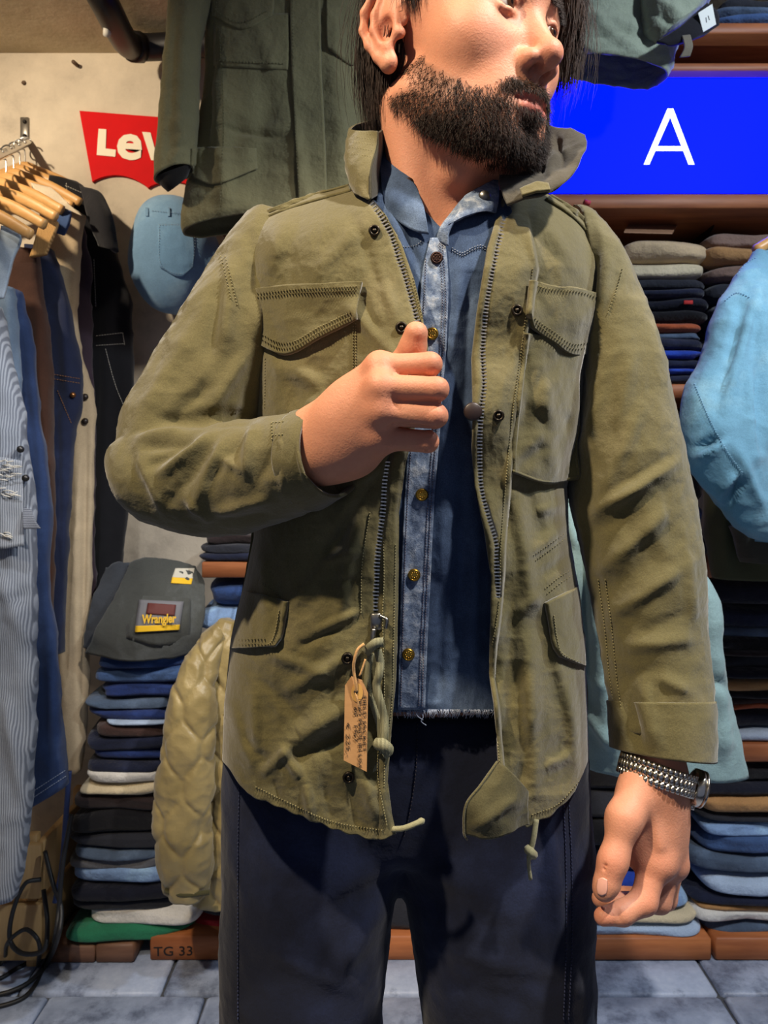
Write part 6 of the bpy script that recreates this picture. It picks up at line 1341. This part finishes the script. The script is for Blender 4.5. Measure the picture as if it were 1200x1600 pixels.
je, bJe = fuse('jeans', [gl, gr_, gpv], .0055, M_je, person, soft(FJE, 1.3, .8, .45), .004, 9, .0025, 16, 5, 6)
stitch('side_stitching', bJe, [[(374, 1230), (372, 1330), (372, 1450), (372, 1595)], [(888, 1240), (893, 1350), (893, 1480), (888, 1595)], [(880, 1240), (884, 1350), (884, 1480), (880, 1595)]], plain('thread_navy', (44, 52, 84), .85), je, 6, .6, .0007)
stitch('fly_stitching', bJe, [[(652, 1130), (650, 1200), (640, 1270), (630, 1310)]], plain('thread_dim', (40, 36, 44), .85), je, 6, .6, .0006)
# shoes (below the picture, standing on the tiles)
for cx_ in (-.085, .135):
    S_ = SDF((cx_-.08, .60, -.01), (cx_+.08, .96, .16), .005)
    S_.cone((cx_, .70, .035), (cx_, .86, .045), .040, .036, .03).cone((cx_, .86, .045), (cx_, .86, .12), .038, .040, .03).ell((cx_, .68, .03), (.046, .06, .034), .02)
    S_.ell((cx_, .77, -.085), (.2, .3, .085), .002, True)
    sv, sf = S_.mesh(); so = mesh_obj('shoe', relax(sv, sf, 2), sf, plain('shoe_leather', (30, 24, 22), .4), person)
    MB().grid(np.stack([np.stack([cx_+.045*np.cos(a)*(1 if True else 1), .765+.135*np.sin(a), 0*a+z_], -1) for z_ in (.0005, .016) for a in [np.linspace(0, 2*np.pi, 32, endpoint=False)]]), True, True).build('sole', plain('shoe_sole', (20, 18, 18), .7), person)

# ================================================================== wristwatch
wc = P(1032, 1211, .727); axd = P(1020, 1245, .722)-P(1034, 1185, .730); axd /= np.linalg.norm(axd)
ea = np.array([1.0, 0, 0])-axd*axd[0]; ea /= np.linalg.norm(ea); ea = ea*math.cos(.10)+np.cross(axd, ea)*math.sin(.10); ec = np.cross(axd, ea)
M_steel = plain('watch_steel', (206, 198, 184), .22, 1.0)
wa = thing('wristwatch', 'steel bracelet wristwatch on the wrist below the right cuff', 'watch', wc)
rel = dv-wc; near = rel[np.abs(rel @ axd) < .0075]
ua, uc = near @ ea, near @ ec; wc = wc+ea*(ua.max()+ua.min())/2+ec*(uc.max()+uc.min())/2
ra_, rb_ = (ua.max()-ua.min())/2+.0018, (uc.max()-uc.min())/2+.0018; NL = 44
for k in range(NL):
    a = 2*math.pi*(k+.5)/NL
    if abs((a+math.pi) % (2*math.pi)-math.pi) < .42: continue            # the case sits here
    p = wc+ea*ra_*math.cos(a)+ec*rb_*math.sin(a); tn = -ea*ra_*math.sin(a)+ec*rb_*math.cos(a); sp = np.linalg.norm(tn)*2*math.pi/NL; tn /= np.linalg.norm(tn); no = np.cross(tn, axd)
    if np.dot(no, p-wc) < 0: no = -no
    mb = MB()
    for (o0, o1, sh_) in ((-.0105, -.0043, 0), (-.0040, .0040, .5), (.0043, .0105, 0)):
        qd = []
        for (h_, s_) in ((-.0010, .46), (.0009, .46), (.0018, .25)):
            qd.append([p+axd*o0+tn*sp*(sh_+s_)+no*h_, p+axd*o1+tn*sp*(sh_+s_)+no*h_, p+axd*o1+tn*sp*(sh_-s_)+no*h_, p+axd*o0+tn*sp*(sh_-s_)+no*h_])
        mb.grid(np.array(qd), True, True)
    mb.build('bracelet_link', M_steel, wa)
pc = wc+ea*(ra_+.001); tn = ec
th = np.linspace(0, 2*np.pi, 40, endpoint=False)
def disc(rads, offs): return np.stack([pc+ea*o_+(axd[None]*np.cos(th)[:, None]+ec[None]*np.sin(th)[:, None])*r_ for r_, o_ in zip(rads, offs)])
MB().grid(disc([.014, .0175, .0178, .0170], [-.004, -.002, .004, .006]), True, True).build('case', M_steel, wa)
g = disc([.0172, .0172, .0150, .0148], [.006, .0080, .0092, .0080]); n_ = gnormals(g, True); MB().grid(g+ (ea*0)+((axd[None]*np.cos(th)[:, None]+ec[None]*np.sin(th)[:, None])*(.0004*np.cos(th*40/1.0))[:, None])[None], True, True).build('bezel', M_steel, wa)
MB().grid(disc([.0148, .0140], [.0086, .0094]), True, True).build('dial', plain('dial_dark', (30, 32, 40), .15), wa)
MB().tube([pc+axd*.0165+ea*.001, pc+axd*.021+ea*.001], [.003, .003], 12).build('crown', M_steel, wa)

# ================================================================== price tag
tgY = YZ-.0065
tg = thing('price_tag', 'brown card price tag with handwriting hanging from the zip', 'tag', P(556, 1205, tgY))
M_card = plain('kraft_card', (196, 148, 96), .85, var=.08, vscale=60)
pts = [(549, 1057), (566, 1063), (575, 1083), (573, 1206), (537, 1188), (539, 1071)]; tgf = lambda y_: tgY-.004*(y_-1057)/149; yy = [tgf(p_[1]) for p_ in pts]
quadp('card', pts, yy, M_card, tg, .0007)
a = np.linspace(0, 2*np.pi, 18, endpoint=False); c = P(558, 1082, tgY-.0018)
MB().add(np.concatenate([[c], c+np.stack([.0052*np.cos(a), 0*a, .0085*np.sin(a)], 1)]), [[0, k+1, (k+1) % 18+1] for k in range(18)]).build('reinforcement', plain('ring_yellow', (222, 172, 92), .8), tg, smooth=False)
MB().tube([P(556, 1081, tgY-.0024), P(556, 1081, tgY-.0010)], .0020, 10).build('eyelet_hole', plain('hole', (30, 22, 18), .9), tg)
M_str = cloth((206, 160, 104), .1)
MB().tube(cr([P(569, 1006, tgY-.003), P(559, 1015, tgY-.005), P(553, 1035, tgY-.005), P(553, 1050, tgY-.003), P(556, 1068, tgY-.003), P(556, 1081, tgY-.002)], 26), .0014, 6).build('string', M_str, tg)
MB().tube(cr([P(571, 1030, tgY-.002), P(566, 1045, tgY-.003), P(562, 1056, tgY-.003)], 10), .0009, 6).build('string', M_str, tg)
MB().tube(cr([P(555, 1082, tgY-.002), P(558, 1092, tgY-.003), P(561, 1106, tgY-.002)], 10), .0009, 6).build('string', M_str, tg)
for (s_, x_, y_, z_) in (('FIELD JACKET', 566.5, 1086, .0048), ('M-65 MADE IN USA', 559.5, 1091, .0046), ('60   1967', 552.5, 1104, .0046), ('\u20ac 225,-', 540.5, 1128, .0050)):
    L_ = {'F': 85, 'M': 106, '6': 52, '\u20ac': 52}[s_[0]]/FPX*tgY
    place_text('handwriting', s_, z_, P(x_, y_, tgf(y_)-.0007), (0, -.0475, -1), (1, 0, -.0), M_ink, tg, -.00010, .0002, fit=L_)
